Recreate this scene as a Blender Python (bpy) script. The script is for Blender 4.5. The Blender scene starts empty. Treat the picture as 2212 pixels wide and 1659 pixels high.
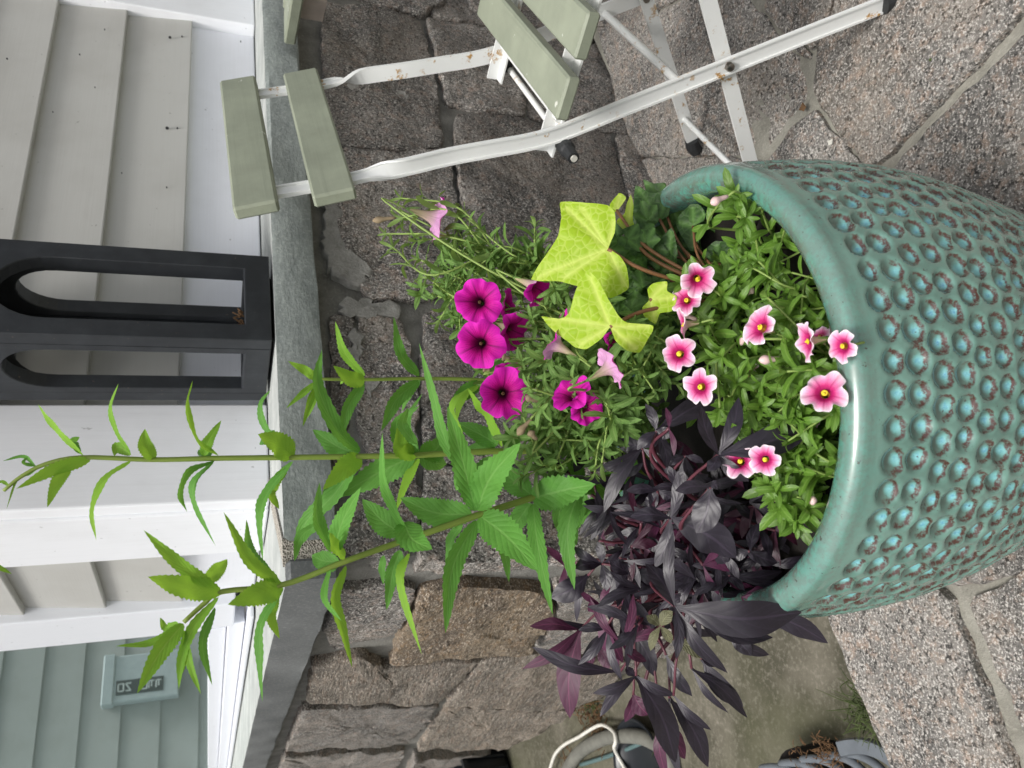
import bpy, math, random
import numpy as np
from mathutils import Vector, Matrix, noise

# ------------------------------------------------------------------ camera, sky, sun, exposure
scene = bpy.context.scene
EYE = 0.833                                   # camera height above the patio by the chair, metres
FOC = 1655.0                                  # focal length in pixels of a 2212 x 1659 view of the photo
PITCH, ROLL = math.atan(645 / 1655.0), math.radians(0.56)
_F = np.array([0, math.cos(PITCH), -math.sin(PITCH)])
_X0 = np.array([1.0, 0, 0]); _U0 = np.array([0, math.sin(PITCH), math.cos(PITCH)])
_R = math.cos(ROLL) * _X0 + math.sin(ROLL) * _U0
_U = -math.sin(ROLL) * _X0 + math.cos(ROLL) * _U0
CAM = np.array([0, 0, EYE])

cam_data = bpy.data.cameras.new('camera')
cam_data.sensor_fit = 'HORIZONTAL'; cam_data.sensor_width = 36.0; cam_data.lens = FOC / 2212 * 36
cam_data.clip_start = 0.02; cam_data.clip_end = 200
cam_data.dof.use_dof = True; cam_data.dof.focus_distance = 0.72; cam_data.dof.aperture_fstop = 13.0
cam = bpy.data.objects.new('camera', cam_data); scene.collection.objects.link(cam)
# the phone was held on its side: the world's up points to the left of the picture
cam.matrix_world = Matrix(((-_U[0], _R[0], -_F[0], 0), (-_U[1], _R[1], -_F[1], 0), (-_U[2], _R[2], -_F[2], EYE), (0, 0, 0, 1)))
scene.camera = cam

SUN_EL, SUN_AZ = math.radians(66), math.radians(215)      # azimuth clockwise from +Y
world = bpy.data.worlds.new('World'); scene.world = world; world.use_nodes = True
wn = world.node_tree.nodes; wl = world.node_tree.links
sky = wn.new('ShaderNodeTexSky'); sky.sky_type = 'NISHITA'; sky.sun_disc = False
sky.sun_elevation = SUN_EL; sky.sun_rotation = SUN_AZ
sky.air_density = 1.0; sky.dust_density = 6.0; sky.ozone_density = 0.6
hs_ = wn.new('ShaderNodeHueSaturation'); hs_.inputs['Saturation'].default_value = 0.35   # thin even cloud
wl.new(sky.outputs[0], hs_.inputs['Color'])
wl.new(hs_.outputs[0], wn['Background'].inputs['Color']); wn['Background'].inputs['Strength'].default_value = 0.10
sun_d = bpy.data.lights.new('sun', 'SUN'); sun_d.energy = 1.5; sun_d.angle = math.radians(16); sun_d.color = (1.0, 0.975, 0.94)
sun = bpy.data.objects.new('sun', sun_d); scene.collection.objects.link(sun)
sd = Vector((math.sin(SUN_AZ) * math.cos(SUN_EL), math.cos(SUN_AZ) * math.cos(SUN_EL), math.sin(SUN_EL)))
sun.rotation_euler = sd.to_track_quat('Z', 'Y').to_euler(); sun.location = sd * 5
vs = scene.view_settings
scene.display_settings.display_device = 'sRGB'
vs.view_transform = 'Standard'; vs.look = 'None'; vs.gamma = 1.0; vs.exposure = 0.62; vs.use_curve_mapping = False
scene.cycles.use_denoising = True
scene.cycles.max_bounces = 8; scene.cycles.transparent_max_bounces = 8

# ------------------------------------------------------------------ measuring helpers
def ray(dx, dy): return _F + _R * (829.5 - dy) / FOC - _U * (dx - 1106) / FOC
def at(dx, dy, z): return CAM + z * ray(dx, dy)                        # a point at a distance
def at_y(dx, dy, y):
    d = ray(dx, dy); return CAM + d * (y / d[1])                       # on an upright plane across the view
def on_z(dx, dy, zz):
    d = ray(dx, dy); return CAM + d * ((zz - EYE) / d[2])
def on_plane(dx, dy, n, q):
    d = ray(dx, dy); return CAM + d * (np.dot(n, q - CAM) / np.dot(n, d))
AZ = math.radians(57)
dR = np.array([math.sin(AZ), math.cos(AZ), 0]); nR = np.array([math.cos(AZ), -math.sin(AZ), 0])
dL = np.array([-math.cos(AZ), math.sin(AZ), 0]); nL = -dR
EZ = np.array([0, 0, 1.0])
C0 = np.array([-.222, .958, 0])                                       # foot of the stone wall's corner
HC, HB = .753, .692                                                   # top and underside of the coping
SIDE = .18                                                            # siding stands back from the stone face
LOW = -.22                                                            # lower concrete yard
N_FL = np.array([-.035, -.015, 1.0]); Q_FL = np.array([.517, .955, 0])
def floor_z(x, y): return .035 * (x - .517) + .015 * (y - .955)
def WR(t, back, z): return C0 + dR * t - nR * back + EZ * z            # right wall coordinates
def WL(s, back, z): return C0 + dL * s - nL * back + EZ * z            # left wall coordinates
def nrm(v):
    v = np.asarray(v, float); l = np.linalg.norm(v); return v / l if l > 1e-12 else v

# ------------------------------------------------------------------ object helpers
COL = scene.collection
def link(name, mesh, parent=None, m=None, mw=None):
    o = bpy.data.objects.new(name, mesh); COL.objects.link(o)
    if m is not None and mesh is not None and not mesh.materials: mesh.materials.append(m)
    if parent is not None: o.parent = parent
    if mw is not None: o.matrix_local = mw
    return o
def mesh_of(name, v, f, smooth=False, uv=None, attrs=None, m=None):
    me = bpy.data.meshes.new(name); me.from_pydata([tuple(map(float, p)) for p in v], [], f)
    if smooth: me.polygons.foreach_set('use_smooth', [True] * len(me.polygons))
    if uv is not None:
        ul = me.uv_layers.new(name='UVMap'); idx = np.empty(len(me.loops), int); me.loops.foreach_get('vertex_index', idx)
        ul.data.foreach_set('uv', np.asarray(uv, float)[idx].ravel())
    for k, vals in (attrs or {}).items():
        a = me.attributes.new(k, 'FLOAT', 'POINT'); a.data.foreach_set('value', np.asarray(vals, float))
    if m is not None: me.materials.append(m)
    me.update(); return me
def tag(o, label=None, cat=None, group=None, kind=None):
    if label: o['label'] = label
    if cat: o['category'] = cat
    if group: o['group'] = group
    if kind: o['kind'] = kind
    return o
def empty(name, loc=(0, 0, 0), mw=None):
    o = bpy.data.objects.new(name, None); COL.objects.link(o); o.empty_display_size = .05
    if mw is not None: o.matrix_world = mw
    else: o.location = loc
    return o
class MB:                                                             # collects shapes into one mesh
    def __init__(s): s.v = []; s.f = []; s.uv = []
    def add(s, v, f, uv=None):
        b = len(s.v); s.v += [tuple(map(float, p)) for p in v]; s.f += [tuple(i + b for i in q) for q in f]
        s.uv += [tuple(x) for x in uv] if uv is not None else [(0, 0)] * len(v)
    def box(s, o, ex, ey, ez, bev=0.0):                               # corner o and three edge vectors
        o, ex, ey, ez = (np.asarray(q, float) for q in (o, ex, ey, ez))
        if np.dot(np.cross(ex, ey), ez) < 0: ex, ey = ey, ex
        L = [np.linalg.norm(q) for q in (ex, ey, ez)]
        b = min(bev, min(L) * .45)
        if b <= 0:
            v = [o + i * ex + j * ey + k * ez for k in (0, 1) for j in (0, 1) for i in (0, 1)]
            s.add(v, [(0, 2, 3, 1), (4, 5, 7, 6), (0, 1, 5, 4), (2, 6, 7, 3), (0, 4, 6, 2), (1, 3, 7, 5)]); return
        u = [q / l for q, l in zip((ex, ey, ez), L)]
        v = []; idx = {}
        for i in (0, 1):
            for j in (0, 1):
                for k in (0, 1):
                    p = o + i * ex + j * ey + k * ez
                    sg = [1 if c == 0 else -1 for c in (i, j, k)]
                    for a in range(3):                                # vertex lying on face with axis a
                        q = p.copy()
                        for c in range(3):
                            if c != a: q = q + sg[c] * b * u[c]
                        idx[(i, j, k, a)] = len(v); v.append(q)
        F = []
        def quad(a, val):
            o1, o2 = [c for c in range(3) if c != a]
            r = []
            for x, y in ((0, 0), (1, 0), (1, 1), (0, 1)):
                c = [0, 0, 0]; c[a] = val; c[o1] = x; c[o2] = y; r.append(idx[(c[0], c[1], c[2], a)])
            return r
        for a in range(3):
            for val in (0, 1): F.append(quad(a, val))
        for a in range(3):                                            # edge bevels along axis a
            o1, o2 = [c for c in range(3) if c != a]
            for x in (0, 1):
                for y in (0, 1):
                    c0 = [0, 0, 0]; c1 = [0, 0, 0]; c0[a] = 0; c1[a] = 1
                    for c in (c0, c1): c[o1] = x; c[o2] = y
                    F.append([idx[(*c0, o1)], idx[(*c1, o1)], idx[(*c1, o2)], idx[(*c0, o2)]])
        for i in (0, 1):
            for j in (0, 1):
                for k in (0, 1): F.append([idx[(i, j, k, a)] for a in range(3)])
        cen = o + (ex + ey + ez) / 2; FF = []
        for q in F:
            n = np.cross(v[q[1]] - v[q[0]], v[q[2]] - v[q[0]])
            if np.dot(n, np.mean([v[i] for i in q], axis=0) - cen) < 0: q = q[::-1]
            FF.append(tuple(q))
        s.add(v, FF)
    def tube(s, pts, rad, n=8, cap=True):
        pts = [np.asarray(p, float) for p in pts]; k = len(pts)
        rads = rad if hasattr(rad, '__len__') else [rad] * k
        up = None; v = []
        for i in range(k):
            t = nrm(pts[min(i + 1, k - 1)] - pts[max(i - 1, 0)])
            if up is None: up = nrm(np.cross(t, [0.3, 0.5, 0.8]))
            up = nrm(up - t * np.dot(up, t)); w = np.cross(t, up)
            for j in range(n):
                a = 2 * math.pi * j / n; v.append(pts[i] + rads[i] * (math.cos(a) * up + math.sin(a) * w))
        f = [(i * n + j, i * n + (j + 1) % n, (i + 1) * n + (j + 1) % n, (i + 1) * n + j) for i in range(k - 1) for j in range(n)]
        if cap:
            f.append(tuple(range(n))[::-1]); f.append(tuple((k - 1) * n + j for j in range(n)))
        s.add(v, f, [(i / max(1, k - 1), j / n) for i in range(k) for j in range(n)])
    def sweep(s, pts, ups, prof):                                     # prof: list of (side, up) offsets
        pts = [np.asarray(p, float) for p in pts]; k = len(pts); n = len(prof); v = []
        for i in range(k):
            t = nrm(pts[min(i + 1, k - 1)] - pts[max(i - 1, 0)]); u = np.asarray(ups[i], float); u = nrm(u - t * np.dot(u, t)); w = np.cross(t, u)
            for a, b in prof: v.append(pts[i] + w * a + u * b)
        f = [(i * n + j, i * n + (j + 1) % n, (i + 1) * n + (j + 1) % n, (i + 1) * n + j) for i in range(k - 1) for j in range(n)]
        f.append(tuple(range(n))[::-1]); f.append(tuple((k - 1) * n + j for j in range(n)))
        s.add(v, f)
    def lathe(s, prof, n, frame=None, close=False):
        o, a, b, c = frame or (np.zeros(3), np.array([1., 0, 0]), np.array([0, 1., 0]), EZ)
        v = [o + r * (math.cos(2 * math.pi * j / n) * a + math.sin(2 * math.pi * j / n) * b) + z * c for r, z in prof for j in range(n)]
        k = len(prof)
        f = [(i * n + j, i * n + (j + 1) % n, (i + 1) * n + (j + 1) % n, (i + 1) * n + j) for i in range(k - 1) for j in range(n)]
        s.add(v, f)
    def build(s, name, m, parent=None, smooth=False, local=False):
        me = mesh_of(name, s.v, s.f, smooth, s.uv, None, m)
        o = link(name, me, parent)
        if parent is not None and not local: o.matrix_parent_inverse = world_of(parent).inverted()
        return o
def world_of(o):
    w = o.matrix_basis.copy()
    if o.parent: w = world_of(o.parent) @ o.matrix_parent_inverse @ w
    return w
def smooth_by_angle(o, deg=35):
    me = o.data
    me.polygons.foreach_set('use_smooth', [True] * len(me.polygons)); me.set_sharp_from_angle(angle=math.radians(deg))
def bez(p, n):                                                        # smooth curve through 2..many points
    p = [np.asarray(q, float) for q in p]
    if len(p) == 2: return [p[0] + (p[1] - p[0]) * i / (n - 1) for i in range(n)]
    q = [2 * p[0] - p[1]] + p + [2 * p[-1] - p[-2]]; out = []
    m = len(p) - 1
    for i in range(n):
        x = i / (n - 1) * m; k = min(int(x), m - 1); t = x - k; a, b, c, d = q[k:k + 4]
        out.append(.5 * (2 * b + (c - a) * t + (2 * a - 5 * b + 4 * c - d) * t * t + (3 * b - a - 3 * c + d) * t ** 3))
    return out

# ------------------------------------------------------------------ materials
def srgb(r, g, b):
    f = lambda c: c / 12.92 if c <= .04045 else ((c + .055) / 1.055) ** 2.4
    return (f(r / 255), f(g / 255), f(b / 255), 1)
class NT:
    def __init__(s, name):
        s.m = bpy.data.materials.new(name); s.m.use_nodes = True; s.t = s.m.node_tree; s.n = s.t.nodes
        s.b = s.n['Principled BSDF']; s.out = s.n['Material Output']
    def put(s, sock, val):
        if isinstance(val, bpy.types.NodeSocket): s.t.links.new(val, sock)
        else: sock.default_value = val
    def set(s, **kw):
        for k, v in kw.items(): s.put(s.b.inputs[k.replace('_', ' ')], v)
        return s
    def node(s, t, **kw):
        n = s.n.new('ShaderNode' + t)
        for k, v in kw.items(): setattr(n, k, v)
        return n
    def coord(s, which='Object', scale=None, rot=None):
        o = s.node('TexCoord').outputs[which]
        if scale is not None or rot is not None:
            mp = s.node('Mapping'); s.t.links.new(o, mp.inputs[0])
            if scale is not None: mp.inputs['Scale'].default_value = scale
            if rot is not None: mp.inputs['Rotation'].default_value = rot
            o = mp.outputs[0]
        return o
    def noise(s, vec, scale, detail=3, rough=.55, col=False, dist=0):
        n = s.node('TexNoise'); s.put(n.inputs['Vector'], vec); n.inputs['Scale'].default_value = scale
        n.inputs['Detail'].default_value = detail; n.inputs['Roughness'].default_value = rough; n.inputs['Distortion'].default_value = dist
        return n.outputs['Color' if col else 'Fac']
    def voro(s, vec, scale, feature='F1', out='Distance'):
        n = s.node('TexVoronoi', feature=feature); s.put(n.inputs['Vector'], vec); n.inputs['Scale'].default_value = scale
        return n.outputs[out]
    def ramp(s, fac, stops, interp='LINEAR'):
        n = s.node('ValToRGB'); n.color_ramp.interpolation = interp; e = n.color_ramp.elements
        while len(e) < len(stops): e.new(.5)
        for q, (p, c) in zip(e, stops):
            q.position = p; q.color = c if hasattr(c, '__len__') else (c, c, c, 1)
        s.put(n.inputs[0], fac); return n.outputs[0]
    def mix(s, fac, a, b, mode='MIX'):
        n = s.node('Mix', data_type='RGBA', blend_type=mode); s.put(n.inputs[0], fac); s.put(n.inputs[6], a); s.put(n.inputs[7], b); return n.outputs[2]
    def math(s, op, a, b=0.0, clamp=False):
        n = s.node('Math', operation=op, use_clamp=clamp); s.put(n.inputs[0], a); s.put(n.inputs[1], b); return n.outputs[0]
    def bump(s, h, strength=.3, dist=.002, normal=None):
        n = s.node('Bump'); n.inputs['Strength'].default_value = strength; n.inputs['Distance'].default_value = dist; s.put(n.inputs['Height'], h)
        if normal is not None: s.put(n.inputs['Normal'], normal)
        return n.outputs[0]
    def attr(s, name): return s.node('Attribute', attribute_name=name).outputs['Fac']
    def rnd(s): return s.node('ObjectInfo').outputs['Random']
    def sep(s, v):
        n = s.node('SeparateXYZ'); s.put(n.inputs[0], v); return n.outputs
    def hsv(s, col, h=.5, sat=1.0, val=1.0):
        n = s.node('HueSaturation'); s.put(n.inputs['Color'], col); s.put(n.inputs['Hue'], h); s.put(n.inputs['Saturation'], sat); s.put(n.inputs['Value'], val); return n.outputs[0]
    def translucent(s, col, fac):                                     # thin leaf: light passes through
        tr = s.node('BsdfTranslucent'); s.put(tr.inputs['Color'], col); mx = s.node('MixShader'); s.put(mx.inputs[0], fac)
        s.t.links.new(s.b.outputs[0], mx.inputs[1]); s.t.links.new(tr.outputs[0], mx.inputs[2]); s.t.links.new(mx.outputs[0], s.out.inputs['Surface'])

def m_granite(name, dark, mid, pale, pink, streak=None, stain=.35, bump=.55, fine=270, pw=.85):
    k = NT(name); c = k.coord()
    add = k.node('VectorMath', operation='ADD'); k.put(add.inputs[0], c)
    cmb = k.node('CombineXYZ'); k.put(cmb.inputs[0], k.math('MULTIPLY', k.rnd(), 7.3)); k.put(cmb.inputs[2], k.math('MULTIPLY', k.rnd(), 3.1)); k.put(add.inputs[1], cmb.outputs[0])
    v = add.outputs[0]
    if streak is not None:
        mp = k.node('Mapping', vector_type='TEXTURE'); k.put(mp.inputs[0], v); mp.inputs['Rotation'].default_value = streak[0]; mp.inputs['Scale'].default_value = streak[1]; v = mp.outputs[0]
    n1 = k.noise(v, fine, 3, .75); n2 = k.noise(v, 150, 3, .7); n3 = k.noise(v, 9, 4, .6); n4 = k.noise(v, 34, 3, .6)
    base = k.mix(k.ramp(n3, [(.35, 0), (.68, 1)]), dark, mid)
    base = k.mix(k.ramp(k.noise(v, 60, 4, .7), [(.5, 0), (.66, .5)]), base, pink)
    base = k.mix(k.ramp(n1, [(.52, 0), (.63, pw)]), base, pale)
    base = k.mix(k.ramp(n2, [(.36, .9), (.46, 0)]), base, (dark[0] * .25, dark[1] * .25, dark[2] * .25, 1))
    base = k.mix(k.ramp(k.noise(v, 4.5, 4, .65), [(.5, 0), (.75, stain)]), base, srgb(112, 98, 80))
    hv = k.hsv(base, .5, 1.0, k.math('ADD', .78, k.math('MULTIPLY', k.rnd(), .42)))
    h = k.math('ADD', k.math('MULTIPLY', k.noise(v, 55, 6, .68), 2.2), k.math('ADD', k.math('MULTIPLY', k.noise(v, 16, 5, .62), 3.4), k.math('MULTIPLY', n1, .55)))
    k.set(Base_Color=hv, Roughness=k.ramp(n2, [(.3, .55), (.7, .9)]), Normal=k.bump(h, bump, .008)); k.b.inputs['Specular IOR Level'].default_value = .35
    return k.m
M = {}
M['wall_stone'] = m_granite('wall_granite', srgb(88, 86, 83), srgb(140, 135, 129), srgb(210, 206, 199), srgb(166, 142, 126), None, .3, .6, 300, .8)
M['wall_warm'] = m_granite('wall_granite_warm', srgb(104, 92, 80), srgb(146, 130, 108), srgb(210, 198, 180), srgb(158, 126, 88), ((0, .12, math.radians(123)), (2.2, 1, .8)), .35)
M['wall_band'] = m_granite('wall_granite_banded', srgb(92, 87, 80), srgb(140, 130, 118), srgb(208, 200, 188), srgb(154, 128, 108), ((0, .10, math.radians(123)), (4.0, 1, .55)), .3)
M['flag'] = m_granite('flag_granite', srgb(92, 90, 87), srgb(142, 138, 132), srgb(216, 212, 205), srgb(176, 150, 130), None, .35, .55, 300, .78)

def m_mortar(name, a, b, sc=18):
    k = NT(name); c = k.coord(); n = k.noise(c, sc, 5, .65); n2 = k.noise(c, 240, 2, .6)
    col = k.mix(k.ramp(n, [(.32, 0), (.7, 1)]), a, b); col = k.mix(k.ramp(n2, [(.55, 0), (.72, .3)]), col, (b[0] * 1.35, b[1] * 1.35, b[2] * 1.35, 1))
    k.set(Base_Color=col, Roughness=.92, Normal=k.bump(k.math('ADD', n2, k.math('MULTIPLY', n, 2.5)), .5, .004)); return k.m
M['mortar'] = m_mortar('wall_mortar', srgb(98, 97, 92), srgb(138, 137, 131))
M['mortar_pale'] = m_mortar('smeared_mortar', srgb(120, 119, 114), srgb(156, 155, 150), 40)
M['joint'] = m_mortar('patio_mortar', srgb(112, 110, 101), srgb(156, 154, 144), 14)

k = NT('lower_concrete'); c = k.coord(); n = k.noise(c, 7, 5, .62); n2 = k.noise(c, 120, 3, .65); n3 = k.noise(c, 2.6, 3, .5)
col = k.mix(k.ramp(n, [(.42, 0), (.62, 1)]), srgb(68, 66, 53), srgb(102, 98, 86)); col = k.mix(k.ramp(n2, [(.5, 0), (.7, .5)]), col, srgb(140, 135, 123))
col = k.mix(k.ramp(n3, [(.42, 0), (.65, .6)]), col, srgb(72, 74, 48)); k.set(Base_Color=col, Roughness=.9, Normal=k.bump(k.math('ADD', n2, n), .4, .003)); M['concrete'] = k.m

k = NT('bluestone'); c = k.coord('Object', (1, 1, 1)); mp = k.node('Mapping'); k.put(mp.inputs[0], c); mp.inputs['Rotation'].default_value = (0, 0, -AZ + math.pi / 2 * 0); mp.inputs['Scale'].default_value = (4, 4, 11)
n = k.noise(mp.outputs[0], 5, 5, .7); n2 = k.noise(c, 180, 3, .65); n3 = k.noise(c, 6, 3, .5)
col = k.mix(k.ramp(n, [(.3, 0), (.7, 1)]), srgb(116, 123, 121), srgb(150, 157, 153)); col = k.mix(k.ramp(n2, [(.5, 0), (.72, .4)]), col, srgb(190, 196, 192))
col = k.mix(k.ramp(n3, [(.55, 0), (.75, .35)]), col, srgb(104, 108, 102)); k.set(Base_Color=col, Roughness=.8, Normal=k.bump(k.math('ADD', n, k.math('MULTIPLY', n2, .4)), .5, .004)); M['bluestone'] = k.m
k = NT('bluestone_sawn'); c = k.coord(); n2 = k.noise(c, 220, 3, .7); n3 = k.noise(c, 8, 4, .6)
col = k.mix(k.ramp(n3, [(.3, 0), (.7, 1)]), srgb(82, 85, 86), srgb(108, 111, 111)); col = k.mix(k.ramp(n2, [(.5, 0), (.72, .3)]), col, srgb(160, 162, 160)); k.set(Base_Color=col, Roughness=.8, Normal=k.bump(n2, .25, .002)); M['bluestone_sawn'] = k.m
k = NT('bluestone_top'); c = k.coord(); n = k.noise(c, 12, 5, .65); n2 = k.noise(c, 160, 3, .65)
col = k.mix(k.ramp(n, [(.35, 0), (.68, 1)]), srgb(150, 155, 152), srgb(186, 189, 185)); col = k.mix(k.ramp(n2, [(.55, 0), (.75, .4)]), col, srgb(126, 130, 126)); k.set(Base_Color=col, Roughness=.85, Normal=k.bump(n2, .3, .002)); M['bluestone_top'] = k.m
k = NT('coarse_mortar'); c = k.coord(); n = k.voro(c, 420); n2 = k.noise(c, 60, 4, .6)
col = k.mix(k.ramp(n, [(.2, 0), (.6, 1)]), srgb(104, 98, 88), srgb(190, 184, 172)); k.set(Base_Color=col, Roughness=.95, Normal=k.bump(n, .9, .003)); M['coarse_mortar'] = k.m

def m_paint(name, colr, dirt, rough=.5, vert=False, amt=.5):
    k = NT(name); c = k.coord(); mp = k.node('Mapping'); k.put(mp.inputs[0], c); mp.inputs['Rotation'].default_value = (0, 0, -(math.pi / 2 - AZ)); mp.inputs['Scale'].default_value = (1.0, 1, 60) if not vert else (40, 40, 1.5)
    g = k.noise(mp.outputs[0], 6, 4, .65); n = k.noise(c, 6, 4, .6); sp = k.noise(c, 90, 2, .5)
    col = k.mix(k.ramp(n, [(.45, 0), (.8, amt)]), colr, dirt); col = k.mix(k.ramp(g, [(.45, 0), (.75, .12)]), col, dirt)
    col = k.mix(k.ramp(sp, [(.73, 0), (.76, .5)]), col, (dirt[0] * .5, dirt[1] * .5, dirt[2] * .5, 1))
    k.set(Base_Color=col, Roughness=rough, Normal=k.bump(k.math('ADD', k.math('MULTIPLY', g, .35), k.math('MULTIPLY', n, .6)), .25, .0025)); k.b.inputs['Specular IOR Level'].default_value = .3
    return k.m
M['siding'] = m_paint('siding_paint', srgb(184, 184, 180), srgb(160, 158, 152), .55)
M['trim'] = m_paint('white_trim_paint', srgb(240, 242, 246), srgb(206, 207, 208), .45, True, .35)
M['skirt'] = m_paint('white_skirt_paint', srgb(230, 232, 238), srgb(196, 197, 198), .45, False, .35)
M['vinyl'] = m_paint('white_vinyl', srgb(232, 235, 241), srgb(214, 218, 224), .35, True, .2)

k = NT('black_lantern_paint'); c = k.coord(); n = k.noise(c, 30, 5, .65); sp = k.noise(c, 160, 2, .6); g = k.noise(k.coord('Object', (120, 120, 4)), 1.0, 3, .5)
col = k.mix(k.ramp(n, [(.4, 0), (.8, .6)]), srgb(33, 36, 40), srgb(58, 62, 66)); col = k.mix(k.ramp(sp, [(.72, 0), (.76, .5)]), col, srgb(112, 96, 82))
k.set(Base_Color=col, Roughness=.5, Normal=k.bump(k.math('ADD', g, n), .2, .001)); M['lantern'] = k.m

k = NT('green_slat_paint'); c = k.coord(); n = k.noise(c, 14, 4, .6); g = k.noise(k.coord('Object', (6, 150, 150)), 1.0, 4, .6); sp = k.noise(c, 55, 3, .6)
col = k.mix(k.ramp(n, [(.35, 0), (.75, 1)]), srgb(133, 139, 122), srgb(152, 158, 139)); col = k.mix(k.ramp(sp, [(.71, 0), (.735, .9)]), col, srgb(205, 206, 196))
col = k.mix(k.ramp(g, [(.55, 0), (.8, .3)]), col, srgb(104, 110, 96)); k.set(Base_Color=col, Roughness=.5, Normal=k.bump(g, .25, .0012)); k.b.inputs['Specular IOR Level'].default_value = .35; M['slat'] = k.m
k = NT('white_steel'); c = k.coord(); sp = k.noise(c, 46, 5, .72); big = k.noise(c, 7, 2, .5)
rust = k.math('MULTIPLY', k.ramp(sp, [(.58, 0), (.64, 1)]), k.ramp(big, [(.47, 0), (.56, 1)]))
col = k.mix(rust, srgb(226, 228, 226), srgb(176, 138, 82)); k.set(Base_Color=col, Roughness=.38, Normal=k.bump(rust, .4, .001)); M['steel'] = k.m
def m_plain(name, c, rough=.5, metal=0.0, bumpy=0.0, var=.25):
    k = NT(name); n = k.noise(k.coord(), 40, 4, .6); col = k.mix(k.ramp(n, [(.35, 0), (.75, 1)]), c, (c[0] * (1 - var), c[1] * (1 - var), c[2] * (1 - var), 1))
    k.set(Base_Color=col, Roughness=rough, Metallic=metal)
    if bumpy: k.set(Normal=k.bump(n, bumpy, .002))
    return k.m
M['rubber'] = m_plain('black_rubber', srgb(40, 42, 44), .6)
M['rivet'] = m_plain('steel_rivet', srgb(150, 145, 138), .3, 1.0)
M['bracket'] = m_plain('beige_bracket', srgb(200, 186, 176), .6)
M['black_plastic'] = m_plain('black_plastic', srgb(24, 28, 33), .35, 0, .1)
M['grey_plastic'] = m_plain('grey_plastic', srgb(104, 110, 116), .38, 0, .05)
M['hose'] = m_plain('grey_hose', srgb(112, 112, 104), .65, 0, .25, .35)
M['cable'] = m_plain('white_cable', srgb(214, 212, 202), .55)
M['teal_hose'] = m_plain('teal_hose', srgb(84, 108, 108), .6)
M['soil'] = m_plain('soil', srgb(26, 20, 16), .95, 0, .8, .5)
M['dry'] = m_plain('dry_debris', srgb(110, 82, 54), .9, 0, .3, .5)
M['moss'] = m_plain('green_weed', srgb(72, 86, 40), .8, 0, .2, .5)

k = NT('window_pane'); k.set(Base_Color=srgb(84, 102, 98), Roughness=.6)
g = k.node('BsdfGlossy'); g.inputs['Color'].default_value = (.78, .90, .90, 1); g.inputs['Roughness'].default_value = .012
mx = k.node('MixShader'); mx.inputs[0].default_value = .60; k.t.links.new(k.b.outputs[0], mx.inputs[1]); k.t.links.new(g.outputs[0], mx.inputs[2]); k.t.links.new(mx.outputs[0], k.out.inputs['Surface']); M['pane'] = k.m
M['meter'] = m_plain('switch_box_paint', srgb(206, 214, 216), .45, 0, 0, .12)
M['plate_black'] = m_plain('switch_plate', srgb(30, 34, 36), .5)
M['plate_white'] = m_plain('switch_letters', srgb(226, 228, 226), .5)

# glazed pot: plain jade glaze, dimples with pooled blue in the hollow, shade painted into their upper half, and the clay breaking through on the edge
k = NT('jade_glaze'); c = k.coord(); d = k.attr('hollow'); side = k.attr('low_side'); lip = k.attr('lip')
n1 = k.noise(c, 150, 4, .7); n2 = k.noise(c, 24, 4, .6); n3 = k.noise(c, 420, 3, .7)
dj = k.math('ADD', d, k.math('ADD', k.math('MULTIPLY', k.math('SUBTRACT', n1, .5), .5), k.math('MULTIPLY', k.math('SUBTRACT', k.noise(c, 60, 2, .5), .5), .35)))
glz = k.mix(k.ramp(n2, [(.35, 0), (.7, 1)]), srgb(92, 130, 118), srgb(108, 146, 134))
glz = k.mix(k.ramp(n3, [(.60, 0), (.70, .4)]), glz, srgb(92, 112, 100))
pool = k.math('ADD', k.attr('pool'), k.math('MULTIPLY', k.math('SUBTRACT', n1, .5), .55))
col = k.mix(k.math('MULTIPLY', k.ramp(d, [(.45, .95), (1.15, 0)]), k.ramp(side, [(.25, 1), (.85, .35)])), glz, k.mix(n1, srgb(58, 70, 61), srgb(90, 108, 97)))  # painted shade: each hollow is darkened most on its upper side
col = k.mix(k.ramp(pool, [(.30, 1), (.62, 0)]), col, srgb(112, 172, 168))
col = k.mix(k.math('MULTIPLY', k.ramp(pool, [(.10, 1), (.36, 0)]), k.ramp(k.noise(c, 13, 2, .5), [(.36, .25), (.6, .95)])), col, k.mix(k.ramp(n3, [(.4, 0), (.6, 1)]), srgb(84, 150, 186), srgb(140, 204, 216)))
ring = k.math('MULTIPLY', k.ramp(dj, [(.66, 0), (.76, 1), (.90, 1), (1.02, 0)]), k.ramp(k.math('ADD', side, k.math('MULTIPLY', k.math('SUBTRACT', k.noise(c, 75, 3, .6), .5), .9)), [(.60, 0), (.72, 1)]))
ring = k.math('MULTIPLY', ring, k.ramp(n3, [(.36, .35), (.5, 1)]))
col = k.mix(ring, col, srgb(74, 46, 38))
lipc = k.mix(k.ramp(k.math('ADD', n1, k.math('MULTIPLY', n2, .5)), [(.60, 0), (.86, 1)]), srgb(88, 150, 136), srgb(96, 106, 98)); lipc = k.mix(k.ramp(k.noise(c, 210, 4, .75), [(.56, 0), (.66, .55)]), lipc, srgb(84, 78, 68))
col = k.mix(lip, col, lipc); sp = k.noise(c, 260, 2, .5); col = k.mix(k.ramp(sp, [(.70, 0), (.74, .75)]), col, srgb(62, 54, 48))
k.set(Base_Color=col, Roughness=k.ramp(n2, [(.3, .14), (.7, .26)]), Normal=k.bump(k.math('ADD', n2, k.math('MULTIPLY', n3, .12)), .10, .002)); k.b.inputs['Specular IOR Level'].default_value = .8; k.b.inputs['Coat Weight'].default_value = .8; k.b.inputs['Coat Roughness'].default_value = .06; M['glaze'] = k.m

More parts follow.
